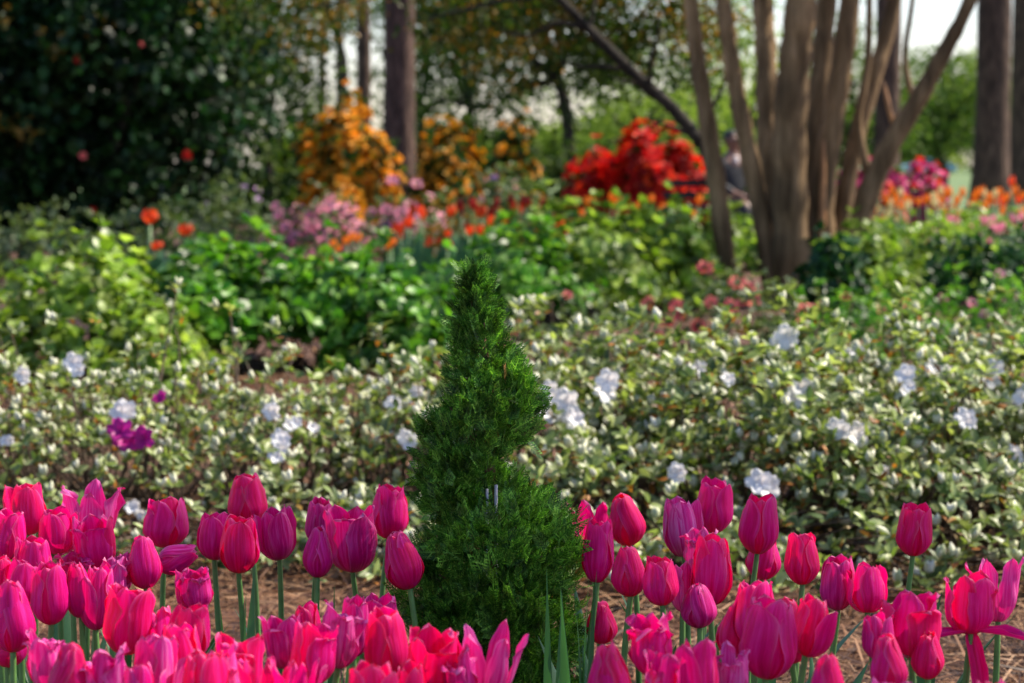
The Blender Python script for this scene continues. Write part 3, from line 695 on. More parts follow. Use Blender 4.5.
# rust-leaved tree whose slanting limb crosses the gap
def maple():
    d = 15.5; bx = X(729, d); root = empty('maple_tree', (bx, d, gz(d)), 'rust and olive leaved tree with a long dark limb slanting up to the left', 'tree')
    def L(px, py, dd=0):
        w = P(px, py, d + dd); return (w.x - bx, dd, w.z - gz(d))
    mb = MB(); tube(mb, smooth_path([(0, 0, -.05), L(724, 230), L(715, 175), L(702, 142)], 5), np.linspace(.06, .045, 16), 10)
    mb.build('trunk', M['dkbark'], root)
    lm = MB(); q = smooth_path([L(704, 146), L(672, 108), L(630, 70), L(590, 30), L(555, -5), L(500, -50)], 5)
    tube(lm, q, np.linspace(.045, .025, len(q)), 8)
    for a, b in (((672, 108), (610, 78)), ((630, 70), (560, 60)), ((700, 140), (650, 120)), ((650, 88), (660, 20)), ((590, 30), (500, 30)), ((590, 30), (600, -30)), ((704, 146), (730, 60)), ((555, -5), (420, 20)), ((500, -50), (300, 10))):
        branch(lm, L(*a), L(*b, R_.uniform(-.3, .3)), .02, .007, .05, 6)
    lm.build('limb', M['dkbark'], root)
    cl = []
    for i in range(165):
        px = R_.uniform(435, 720) if i % 6 else R_.uniform(225, 360); top = -60; lowr = 40 if px < 480 else (45 if px < 560 else 75)
        py = R_.uniform(top, lowr) if R_.random() < .8 else R_.uniform(top, lowr + 35)
        cl.append(L(px, py, R_.uniform(.15, 1.5)))
    crown(root, 'rust', cl[:75], 80, .12, .042, tmpl=LEAF, name='crown')
    crown(root, 'olive', cl[75:], 90, .12, .050, tmpl=LEAF, name='crown')
maple()

# unseen tree added right of the view to dapple the front tulips
def added_shade_tree():
    x, y = 5.0, 4.4; root = empty('broadleaf_tree', (x, y, 0), 'unseen airy tree added right of the view to shade the front tulips', 'tree')
    mb = MB(); branch(mb, (0, 0, -.05), (-.3, -.2, 3.4), .11, .07, 0, 12)
    cl = []
    for i in range(26):
        a = R_.uniform(0, 6.28); q = R_.uniform(.6, 3.8); t = np.array([-.6 + math.cos(a) * q * .5, -.4 + math.sin(a) * q * .5, R_.uniform(4.3, 6.0)])
        branch(mb, (-.3, -.2, R_.uniform(2.6, 3.5)), t, .045, .008, .1, 6); cl += [t, t * .8 + np.array([0, 0, 1.0]), t + R_.normal(size=3) * .4, t + R_.normal(size=3) * .5]
    mb.build('trunk', M['dkbark'], root)
    crown(root, 'far_d', cl[::2], 40, .2, .09, tmpl=LEAF)
added_shade_tree()
# ------------------------------------------------------------------ bench, person, car
def box(mb, c, s, rot=0):
    x, y, z = [q / 2 for q in s]; V = [(a * x, b * y, e * z) for a in (-1, 1) for b in (-1, 1) for e in (-1, 1)]
    ca, sa = math.cos(rot), math.sin(rot)
    V = [(v[0] * ca - v[1] * sa + c[0], v[0] * sa + v[1] * ca + c[1], v[2] + c[2]) for v in V]
    mb.add(V, None, [(0, 1, 3, 2), (4, 6, 7, 5), (0, 4, 5, 1), (2, 3, 7, 6), (0, 2, 6, 4), (1, 5, 7, 3)])
    return mb
M['black'] = plain('black_iron', (.012, .012, .013), .5, .3)
M['skin'] = plain('skin', (.20, .10, .065), .5, 0, .08)
M['jacket'] = plain('black_jacket', (.010, .011, .014), .7)
M['shirt'] = plain('pale_shirt', (.45, .40, .39), .7)
M['hair'] = plain('dark_hair', (.008, .006, .005), .45)
BD = 24.0; BZ = gz(BD) - .12
b0 = empty('park_bench', (X(730, BD), BD, BZ), 'low black park bench behind the trunks beside the scarlet azalea', 'bench')
mb = MB()
for i in range(5): box(mb, (0, -.18 + i * .09, .44), (1.3, .07, .03))
mb.build('seat', M['black'], b0, False)
mb = MB()
for i in range(2): box(mb, (0, .26 + i * .02, .56 + i * .12), (1.3, .03, .07))
mb.build('backrest', M['black'], b0, False)
for sx in (-.58, .58):
    for sy in (-.17, .2):
        mb = MB(); tube(mb, [(sx, sy, -.05), (sx, sy * .9, .2), (sx, sy, .44)], [.025, .02, .025], 8); mb.build('leg', M['black'], b0)
def skin_body(name, joints, edges, mt, parent, sub=2):
    me = bpy.data.meshes.new(name); me.from_pydata([j[0] for j in joints], edges, []); o = bpy.data.objects.new(name, me); COL.objects.link(o)
    s = o.modifiers.new('skin', 'SKIN'); s.use_smooth_shade = True
    for i, j in enumerate(joints):
        me.skin_vertices[0].data[i].radius = (j[1], j[1] if len(j) < 3 else j[2])
    me.skin_vertices[0].data[0].use_root = True
    u = o.modifiers.new('sub', 'SUBSURF'); u.levels = sub; u.render_levels = sub
    me.materials.append(mt); o.parent = parent
    return o
def person():
    # seated, turned a little towards the right, hands resting on the lap
    root = skin_body('person', [((0, 0, .56), .13, .10), ((0, 0, .75), .12, .09), ((0, -.01, .93), .14, .09), ((0, -.01, 1.02), .06), ((0, -.02, 1.08), .05), ((0, -.03, 1.16), .085), ((0, -.03, 1.24), .07),
        ((.17, -.01, .97), .055), ((.22, -.05, .76), .042), ((.12, -.28, .64), .033), ((.06, -.35, .62), .025, .03),
        ((-.17, -.01, .97), .055), ((-.22, -.05, .76), .042), ((-.12, -.28, .64), .033), ((-.06, -.35, .62), .025, .03),
        ((.10, -.05, .54), .09), ((.12, -.45, .54), .065), ((.12, -.48, .1), .042), ((.12, -.58, .05), .035),
        ((-.10, -.05, .54), .09), ((-.12, -.45, .54), .065), ((-.12, -.46, .1), .042), ((-.12, -.56, .05), .035)],
        [(0, 1), (1, 2), (2, 3), (3, 4), (4, 5), (5, 6), (2, 7), (7, 8), (8, 9), (9, 10), (2, 11), (11, 12), (12, 13), (13, 14), (0, 15), (15, 16), (16, 17), (17, 18), (0, 19), (19, 20), (20, 21), (21, 22)], M['skin'], None)
    tag(root, 'seated person with dark hair and black jacket glimpsed between the two left stems', 'person')
    root.location = (X(731, BD), BD, BZ - .07); root.rotation_euler = (0, 0, rad(28))
    for s in (-1, 1):      # fingers and thumb on each hand
        for f in range(4):
            x = s * (.075 - f * .017); L = (.055, .066, .07, .06)[f]
            skin_body('finger', [((x, -.36, .625), .008), ((x - s * .004, -.36 - L * .5, .632), .0075), ((x - s * .006, -.36 - L, .615), .006)], [(0, 1), (1, 2)], M['skin'], root, 1)
        skin_body('thumb', [((s * .035, -.335, .63), .010), ((s * .018, -.36, .64), .009), ((s * .014, -.385, .635), .0075)], [(0, 1), (1, 2)], M['skin'], root, 1)
    skin_body('jacket', [((0, 0, .55), .155, .125), ((0, 0, .75), .14, .11), ((0, 0, .92), .155, .105), ((0, .0, .985), .09, .07),
        ((.17, -.01, .965), .068), ((.225, -.05, .76), .056), ((.13, -.25, .65), .047), ((-.17, -.01, .965), .068), ((-.225, -.05, .76), .056), ((-.13, -.25, .65), .047)],
        [(0, 1), (1, 2), (2, 3), (2, 4), (4, 5), (5, 6), (2, 7), (7, 8), (8, 9)], M['jacket'], root)
    skin_body('trousers', [((0, .01, .53), .13, .11), ((.10, -.05, .53), .10), ((.12, -.45, .53), .078), ((.12, -.47, .14), .058), ((-.10, -.05, .53), .10), ((-.12, -.45, .53), .078), ((-.12, -.45, .14), .058)],
        [(0, 1), (1, 2), (2, 3), (0, 4), (4, 5), (5, 6)], M['jacket'], root)
    skin_body('shirt_collar', [((0, -.08, .93), .035, .03), ((0, -.05, 1.03), .05, .04)], [(0, 1)], M['shirt'], root)
    skin_body('hair', [((0, .0, 1.10), .07), ((0, .005, 1.2), .095, .085), ((0, -.01, 1.285), .08, .07)], [(0, 1), (1, 2)], M['hair'], root)
    for s in (-1, 1):
        mb = MB(); tube(mb, [(s * .03, -.118, 1.19), (s * .03, -.108, 1.19)], [.008, .012], 8); mb.build('eye', M['hair'], root)
        mb = MB(); tube(mb, [(s * .085, -.025, 1.20), (s * .092, -.02, 1.17), (s * .085, -.03, 1.15)], [.008, .014, .008], 8); mb.build('ear', M['skin'], root)
    mb = MB(); tube(mb, [(0, -.11, 1.19), (0, -.128, 1.16), (0, -.108, 1.15)], [.006, .012, .010], 8); mb.build('nose', M['skin'], root)
    mb = MB(); tube(mb, [(-.022, -.106, 1.122), (0, -.113, 1.12), (.022, -.106, 1.122)], [.003, .006, .003], 6); mb.build('mouth', plain('lips', (.25, .07, .06)), root)
    for s in (-1, 1):
        skin_body('shoe', [((s * .12, -.46, .08), .05), ((s * .12, -.55, .05), .045, .04), ((s * .12, -.66, .045), .035)], [(0, 1), (1, 2)], M['black'], root)
person()

def car():
    d = 200; root = empty('parked_car', (X(928, d), d, gz(d)), 'pale blue car parked far off beyond the lawn at right', 'car')
    m, n, l, b, o = mat('blue_paint'); b.inputs['Base Color'].default_value = (.22, .42, .55, 1); b.inputs['Roughness'].default_value = .3; b.inputs['Coat Weight'].default_value = .6
    prof = [(-2.15, .35), (-2.18, .7), (-2.0, .88), (-1.35, .95), (-.75, 1.38), (.55, 1.42), (1.25, 1.0), (1.95, .9), (2.15, .7), (2.15, .35)]
    V = []; k = len(prof)
    for y, s in ((-.85, 1), (.85, 1)): V += [(x, y * (1 - .22 * max(0, z - .95)), z) for x, z in prof]
    T = [(0, i, i + 1) for i in range(1, k - 1)] + [(k, k + i + 1, k + i) for i in range(1, k - 1)]
    Q = [(i, k + i, k + (i + 1) % k, (i + 1) % k) for i in range(k)]
    MB().add(V, T, Q).build('body', m, root, False)
    gm = plain('car_glass', (.02, .03, .035), .08)
    for y in (-.81, .81):
        for (x0, x1, a, c) in ((-1.15, -.1, -.72, -.1), (0, 1.1, 0, .5)):
            s = 1 if y > 0 else -1
            MB().add([(x0, s * .856, .99), (x1, s * .856, .99), (c, s * .80, 1.34), (a, s * .80, 1.34)], None, [(0, 1, 2, 3)]).build('side_window', gm, root, False)
    MB().add([(1.27, -.72, 1.02), (1.27, .72, 1.02), (.62, .66, 1.40), (.62, -.66, 1.40)], None, [(0, 1, 2, 3)]).build('windscreen', gm, root, False)
    for x in (-1.35, 1.35):
        for y in (-.86, .86):
            mb = MB(); tube(mb, [(x, y - .1, .32), (x, y + .1, .32)], [.32, .32], 20); w = mb.build('wheel', M['black'], root)
            mb = MB(); tube(mb, [(x, y - .11, .32), (x, y + .11, .32)], [.18, .18], 12); mb.build('rim', plain('rim', (.5, .5, .52), .3, .8), w)
    for y in (-.6, .6):
        mb = MB(); box(mb, (2.14, y, .68), (.08, .32, .14)); mb.build('headlight', plain('lamp_glass', (.7, .7, .72), .15), root, False)
car()

# ------------------------------------------------------------------ conical evergreen
def thuja():
    d = 2.78; cx = X(493, d); root = empty('thuja', (cx, d, 0), 'dark green spiral clipped conical evergreen rising among the tulips', 'evergreen')
    prof = [(256, 455, 484), (266, 450, 488), (290, 450, 498), (320, 446, 511), (350, 444, 524), (380, 434, 538), (420, 418, 549), (450, 414, 540), (478, 412, 526), (496, 410, 540), (510, 408, 574), (540, 409, 584),
            (570, 405, 588), (610, 403, 588), (650, 398, 582), (700, 396, 575), (800, 400, 580), (905, 430, 560)]
    ys = np.array([p[0] for p in prof], float); Ls = np.array([p[1] for p in prof], float) + 11; Rs = np.array([p[2] for p in prof], float) - 10
    mpp = d / F_PX
    Z = np.array([P(493, y, d).z for y in ys])
    def at(z):
        z = np.asarray(z); L = np.interp(-z, -Z, Ls); Rr = np.interp(-z, -Z, Rs)
        return ((L + Rr) / 2 - 493) * mpp, (Rr - L) / 2 * mpp
    zt, zb = P(493, 272, d).z, .07
    pitch = .155; zg0 = P(493, 500, d).z     # groove height on the camera side
    def groove(z, phi):
        # phi 0 = towards camera, grows to the right; groove climbs to the right
        ph = (z - zg0) / pitch - (phi / (2 * math.pi)) * .95
        g = ph - np.round(ph); turn = np.round(ph)
        strength = np.where(np.abs(turn) < .5, .45 + .55 * np.clip((np.sin(phi + .5) + .5), 0, 1), np.where(turn > 0, .8, .4))
        w = np.where(np.abs(turn) < .5, .15, .12)
        return 1 - .74 * strength * np.exp(-(g / w) ** 2)
    # spray template: flat fan of scale-leaved twiglets
    V = []; Q = []; 
    def seg(a, b, w, z=0.):
        a = np.array(a); b = np.array(b); t = (b - a) / np.linalg.norm(b - a); nn = np.array([t[1], -t[0], 0]); k = len(V)
        m = (a + b) / 2
        V.extend([a - nn * w * .6, a + nn * w * .6, m + nn * w + np.array([0, 0, z]), m - nn * w + np.array([0, 0, z]), b + nn * w * .45, b - nn * w * .45])
        Q.extend([(k, k + 1, k + 2, k + 3), (k + 3, k + 2, k + 4, k + 5)])
    seg((0, 0, 0), (0, 1, .03), .024)
    for i, t in enumerate((.22, .36, .5, .64, .78, .9)):
        L = .50 * (1 - t * .55)
        for s in (-1, 1):
            t2 = t + (.05 if s > 0 else 0); e = np.array([s * L * .72, t2 + L * .62, .03]); seg((0, t2, 0), e, .025, .02)
            for f in (.45, .75):
                a = np.array([0, t2, 0]) + (e - np.array([0, t2, 0])) * f
                seg(a, a + np.array([s * L * .06, L * .36, .0]), .021, .02)
                if f < .6: seg(a, a + np.array([s * L * .34, L * .08, .0]), .020, .02)
    SP = (np.array(V, float), np.zeros((0, 3), int), np.array(Q))
    n = 9500; z = zb + (zt - zb) * (1 - (1 - R_.random(n)) ** .62) ** 1.0
    z = zb + (zt - zb) * R_.random(n) ; r0 = at(z)[1]
    acc = R_.random(n) < (r0 / r0.max()) ** .62; z = z[acc]; n = len(z)
    phi = R_.uniform(-math.pi, math.pi, n); ox, r = at(z)
    g = groove(z, phi); lump = 1 + .08 * np.sin(phi * 4 + z * 38) + .07 * np.sin(phi * 7 - z * 61) + .06 * np.sin(phi * 11 + z * 120)
    keep = R_.random(n) < np.clip((g - .36) / .36, .12, 1); z, phi, ox, r, g, lump = z[keep], phi[keep], ox[keep], r[keep], g[keep], lump[keep]; n = len(z)
    rr = r * g * lump * (1.08 - .52 * R_.random(n) ** 1.2) - .008
    rr = np.maximum(rr, .004)
    p = np.stack([ox + np.sin(phi) * rr, -np.cos(phi) * rr, z], -1)
    out = np.stack([np.sin(phi), -np.cos(phi), np.zeros(n)], -1)
    ax = out * R_.uniform(.1, .75, n)[:, None] + np.array([0, 0, 1.0]) * R_.uniform(.45, 1.0, n)[:, None] + R_.normal(size=(n, 3)) * .34
    tang = np.cross(out, [0, 0, 1.0]); hint = tang * R_.normal(size=(n, 1)) * .7 + out * .9
    s = R_.uniform(.014, .034, n) * np.clip(.72 + r / .1 * .3, .7, 1.1)
    # one mesh in tone groups: each fan is many islands, so tone by bunch instead
    h = np.abs(np.sin(phi * 2.3 + z * 47) + R_.normal(size=n) * .5)
    dead = R_.random(n) < .006
    mb = MB(); inst(mb, SP, frames(ax[~dead], hint[~dead]), p[~dead], s[~dead]); mb.build('foliage', M['thuja'], root)
    mb = MB(); inst(mb, SP, frames(ax[dead], hint[dead]), p[dead], s[dead] * .9); mb.build('dead_sprays', M['thuja_dead'], root)
    mb = MB(); tube(mb, smooth_path([(0, .015, -.02), (.003, .01, .2), (-.002, .01, .42), (at(.6)[0], .0, .6), (at(.70)[0], 0, zt - .02)], 4), np.linspace(.011, .003, 17), 8)
    for i in range(90):
        zz = R_.uniform(.08, zt - .05); a = R_.uniform(-3.14, 3.14); o_, rm = at(zz + .02)
        rr_ = float(rm * groove(zz, a)) * .8
        tube(mb, smooth_path([(o_ * .6, 0.01, zz - .03), (o_ + math.sin(a) * rr_ * .5, -math.cos(a) * rr_ * .5, zz - .005), (o_ + math.sin(a) * rr_, -math.cos(a) * rr_, zz + .02)], 3), np.linspace(.0024, .001, 7), 5)
    mb.build('trunk', M['bark_t'], root)
    for (a, b, w) in ((496, 482, .0022), (487, 486, .0018)):
        mb = MB(); x = X(a, d) - cx; tube(mb, [(x, -.018, 0), (x + .001, -.020, .25), (x, -.024, P(a, b, d).z)], [w, w, w * .9], 8); mb.build('cane', M['stake'], root)
thuja()

# ------------------------------------------------------------------ tulips
NU, NV = 11, 15
def petal_mesh(mb, th, H, Rr, layer, top, wid, opn, curl, ruf, tip, seed, fold=0):
    """th azimuth, top = mouth radius factor, opn = outward tilt at the foot, curl = tip turning out (+) or in (-)"""
    rs = np.random.default_rng(seed); ph = rs.uniform(0, 6.28, 6)
    v = (1 - np.cos(np.linspace(0, 1, NV) * math.pi)) / 2; v = v * .6 + np.linspace(0, 1, NV) * .4
    u = np.linspace(-1, 1, NU)
    Vv, Uu = np.meshgrid(v, u, indexing='ij')
    # cup profile
    belly = np.sin(np.clip(Vv / .36, 0, 1) * math.pi / 2) ** .75
    after = np.clip((Vv - .36) / .64, 0, 1)
    r = Rr * layer * (belly * (1 - after ** 1.5) + (after ** 1.5) * top)
    r = r + Rr * curl * np.clip((Vv - .7) / .3, 0, 1) ** 2 * .45
    z = H * (.5 * (1 - np.cos(np.clip(Vv / .25, 0, 1) * math.pi / 2)) * .25 + Vv - .125 * np.clip(Vv / .25, 0, 1))
    w = Rr * wid * ((1 - (1 - Vv) ** 2.6) ** .6) * (np.maximum(1 - Vv ** tip, 0) ** .58)
    w = np.maximum(w, Rr * .05 * (Vv < .2))
    rho = np.maximum(r * 1.03, Rr * .62)
    s = Uu * w; a = s / rho
    tx = rho * np.sin(a); rd = r - rho * (1 - np.cos(a))
    # midrib crease, bulging flanks, ruffled rim
    rd = rd - Rr * .055 * np.exp(-(Uu / .16) ** 2) * np.clip(Vv * 2, 0, 1) * (1 - Vv * .5)
    e = np.abs(Uu) ** 2.2 * np.clip(Vv * 1.6 - .3, 0, 1)
    rd = rd + Rr * ruf * e * (.22 * np.sin(Vv * 11 + ph[0] + Uu * 2) + .12 * np.sin(Vv * 23 + ph[1]))
    tx = tx + Rr * ruf * .08 * np.sin(Vv * 9 + ph[2]) * e
    z = z + H * .02 * ruf * np.sin(Uu * 7 + ph[3]) * Vv ** 3 - H * .035 * (1 - np.cos(Uu * 1.2)) * Vv
    rd = rd + Rr * .03 * np.sin(Uu * 3.3 + ph[4]) * np.sin(Vv * 4 + ph[5])
    if fold:      # top of the petal creased over outwards
        f = np.clip((Vv - .72) / .28, 0, 1); z = z - H * .5 * f * f * fold; rd = rd + Rr * .5 * np.sin(f * math.pi * .6) * fold
    # tilt about the foot
    ca, sa = math.cos(opn), math.sin(opn); r1 = rd * ca + z * sa; z1 = -rd * sa + z * ca
    if opn > .9: z1 -= H * .35 * Vv ** 2 * (opn > 1.2)
    ct, st = math.cos(th), math.sin(th)
    V = np.stack([r1 * ct - tx * st, r1 * st + tx * ct, z1], -1).reshape(-1, 3)
    i = np.arange((NV - 1) * (NU - 1)); rr_, c = i // (NU - 1), i % (NU - 1); q = rr_ * NU + c
    Q = np.stack([q, q + 1, q + NU + 1, q + NU], -1)
    mb.add(V, None, Q, uv=np.stack([(Uu + 1) / 2, Vv], -1).reshape(-1, 2))

FORMS = {   # top, opn, curl, ruf, wid, tip
    'egg':  (.30, .00, -.15, .25, 1.10, 4.2),
    'cup':  (.62, .02, -.05, .35, 1.08, 4.0),
    'wide': (.70, .04, .05, .6, 1.05, 3.8),
    'flare': (.80, .20, .35, .7, .86, 2.6),
    'ruff': (.60, .05, .25, 1.4, 1.0, 3.4),
}
def tulip(label, cx, yt, yb, w, form='cup', tone='m', tilt=0, dz=0, extra=None, d=None):
    cy = (yt + yb) / 2; d = d or 1090.0 / (cy - 152) + dz; w *= 1.06; yt -= 1
    H = (yb - yt) / F_PX * d * 1.0; Wd = w / F_PX * d
    tilt = tilt or (((cx * 7 + yt * 3) % 15) - 7) * .8
    base = P(cx - math.sin(rad(tilt)) * (yb - yt) * .5, yb - (yb - yt) * .5 * (1 - math.cos(rad(tilt))), d)
    top, opn, curl, ruf, wid, tip = FORMS[form]
    rs = random.Random(int(cx * 7 + yt * 13)); g = R_
    if form == 'flare': Wd *= .80
    if form == 'ruff': Wd *= .9
    Rr = Wd / 2 * 1.0
    bend = math.sin(rad(tilt)) * .05
    gx, gy = base.x - bend + rs.uniform(-.02, .02), d + rs.uniform(-.015, .02)
    root = empty('tulip', (gx, gy, 0), label, 'tulip', 'magenta tulips of the front bed')
    bx, by, bz = base.x - gx, d - gy, base.z
    mb = MB(); q = smooth_path([(0, 0, -.01), (bx * .15 + rs.uniform(-.004, .004), by * .2, bz * .4), (bx * .6 - bend * .2, by * .7, bz * .8), (bx - math.sin(rad(tilt)) * .006, by, bz - .006), (bx, by, bz + .002)], 4)
    tube(mb, q, np.linspace(.0042, .0029, len(q) - 2).tolist() + [.0033, .0036], 8); mb.build('stem', M['stem'], root)
    rot = Euler((rad(rs.uniform(-6, 6)), rad(tilt), 0)); th0 = rs.uniform(0, 2.1)
    mname = {'m': 'petal_m', 'r': 'petal_r', 'p': 'petal_p', 'f': 'petal_f'}[tone]
    for i in range(6):
        inner = i % 2; th = th0 + i * math.pi / 3 + rs.uniform(-.1, .1)
        mt = mname
        if rs.random() < .15: mt = {'m': 'petal_r', 'r': 'petal_m', 'p': 'petal_m', 'f': 'petal_p'}[tone]
        o_i = opn + rs.uniform(-.02, .05) * (1 if form in ('egg', 'cup') else 2.6); Hh = H * rs.uniform(.93, 1.02) * (1.02 if inner else 1)
        cu = curl + rs.uniform(-.15, .2); fo = 0
        if form == 'ruff' and rs.random() < .45: fo = rs.uniform(.3, .8)
        if form == 'wide' and rs.random() < .2: fo = rs.uniform(.2, .45)
        if form in ('cup', 'wide') and rs.random() < .16 and not inner: o_i += rs.uniform(.12, .25)
        mb = MB(); petal_mesh(mb, th, Hh, Rr, .88 if inner else 1.0, top * rs.uniform(.85, 1.1), wid * (1 if not inner else .98) * rs.uniform(.95, 1.03), max(o_i, -.04), cu, ruf * rs.uniform(.7, 1.3), tip, rs.randrange(10 ** 6), fo)
        pt = mb.build('petal', M[mt], root); pt.location = (bx, by, bz); pt.rotation_euler = rot
    if extra == 'fallen':
        for th, op, sc_, dr in ((rad(180 + 18), 1.45, 1.25, 0), (rad(-25), 1.35, 1.15, 0), (rad(-70), 2.7, .9, 0)):
            mb = MB(); petal_mesh(mb, th, H * sc_, Rr * .72, .3, .45, 1.15, op, .2, .7, 2.6, int(th * 100) + 999)
            pt = mb.build('petal', M['petal_m' if op < 2 else 'petal_r'], root); pt.location = (bx, by, bz + .004)
    # leaves
    for i in range(rs.choice((1, 2, 2))):
        L = rs.uniform(.26, .36); a = rs.uniform(0, 6.28); ww = rs.uniform(.016, .030); lean = rs.uniform(.04, .13)
        V = []; k = 12
        for r in range(k):
            t = r / (k - 1); wv = ww * (math.sin(math.pi * min(1, t * .92 + .08)) ** .7) * (1 - t ** 6)
            x = lean * t * t * 1.3 + .008; zz = L * t * (1 - .06 * t * t)
            tw = .5 * math.sin(t * 3 + a)
            for s in (-1, 0, 1):
                V.append((x + (abs(s) * wv * .5), s * wv + tw * .006, zz))
        V = np.array(V); ca, sa = math.cos(a), math.sin(a)
        V = np.stack([V[:, 0] * ca - V[:, 1] * sa, V[:, 0] * sa + V[:, 1] * ca, V[:, 2]], -1)
        Q = [(r * 3 + c, r * 3 + c + 1, r * 3 + c + 4, r * 3 + c + 3) for r in range(k - 1) for c in range(2)]
        MB().add(V, None, Q).build('leaf', M['tleaf'], root)
    return root

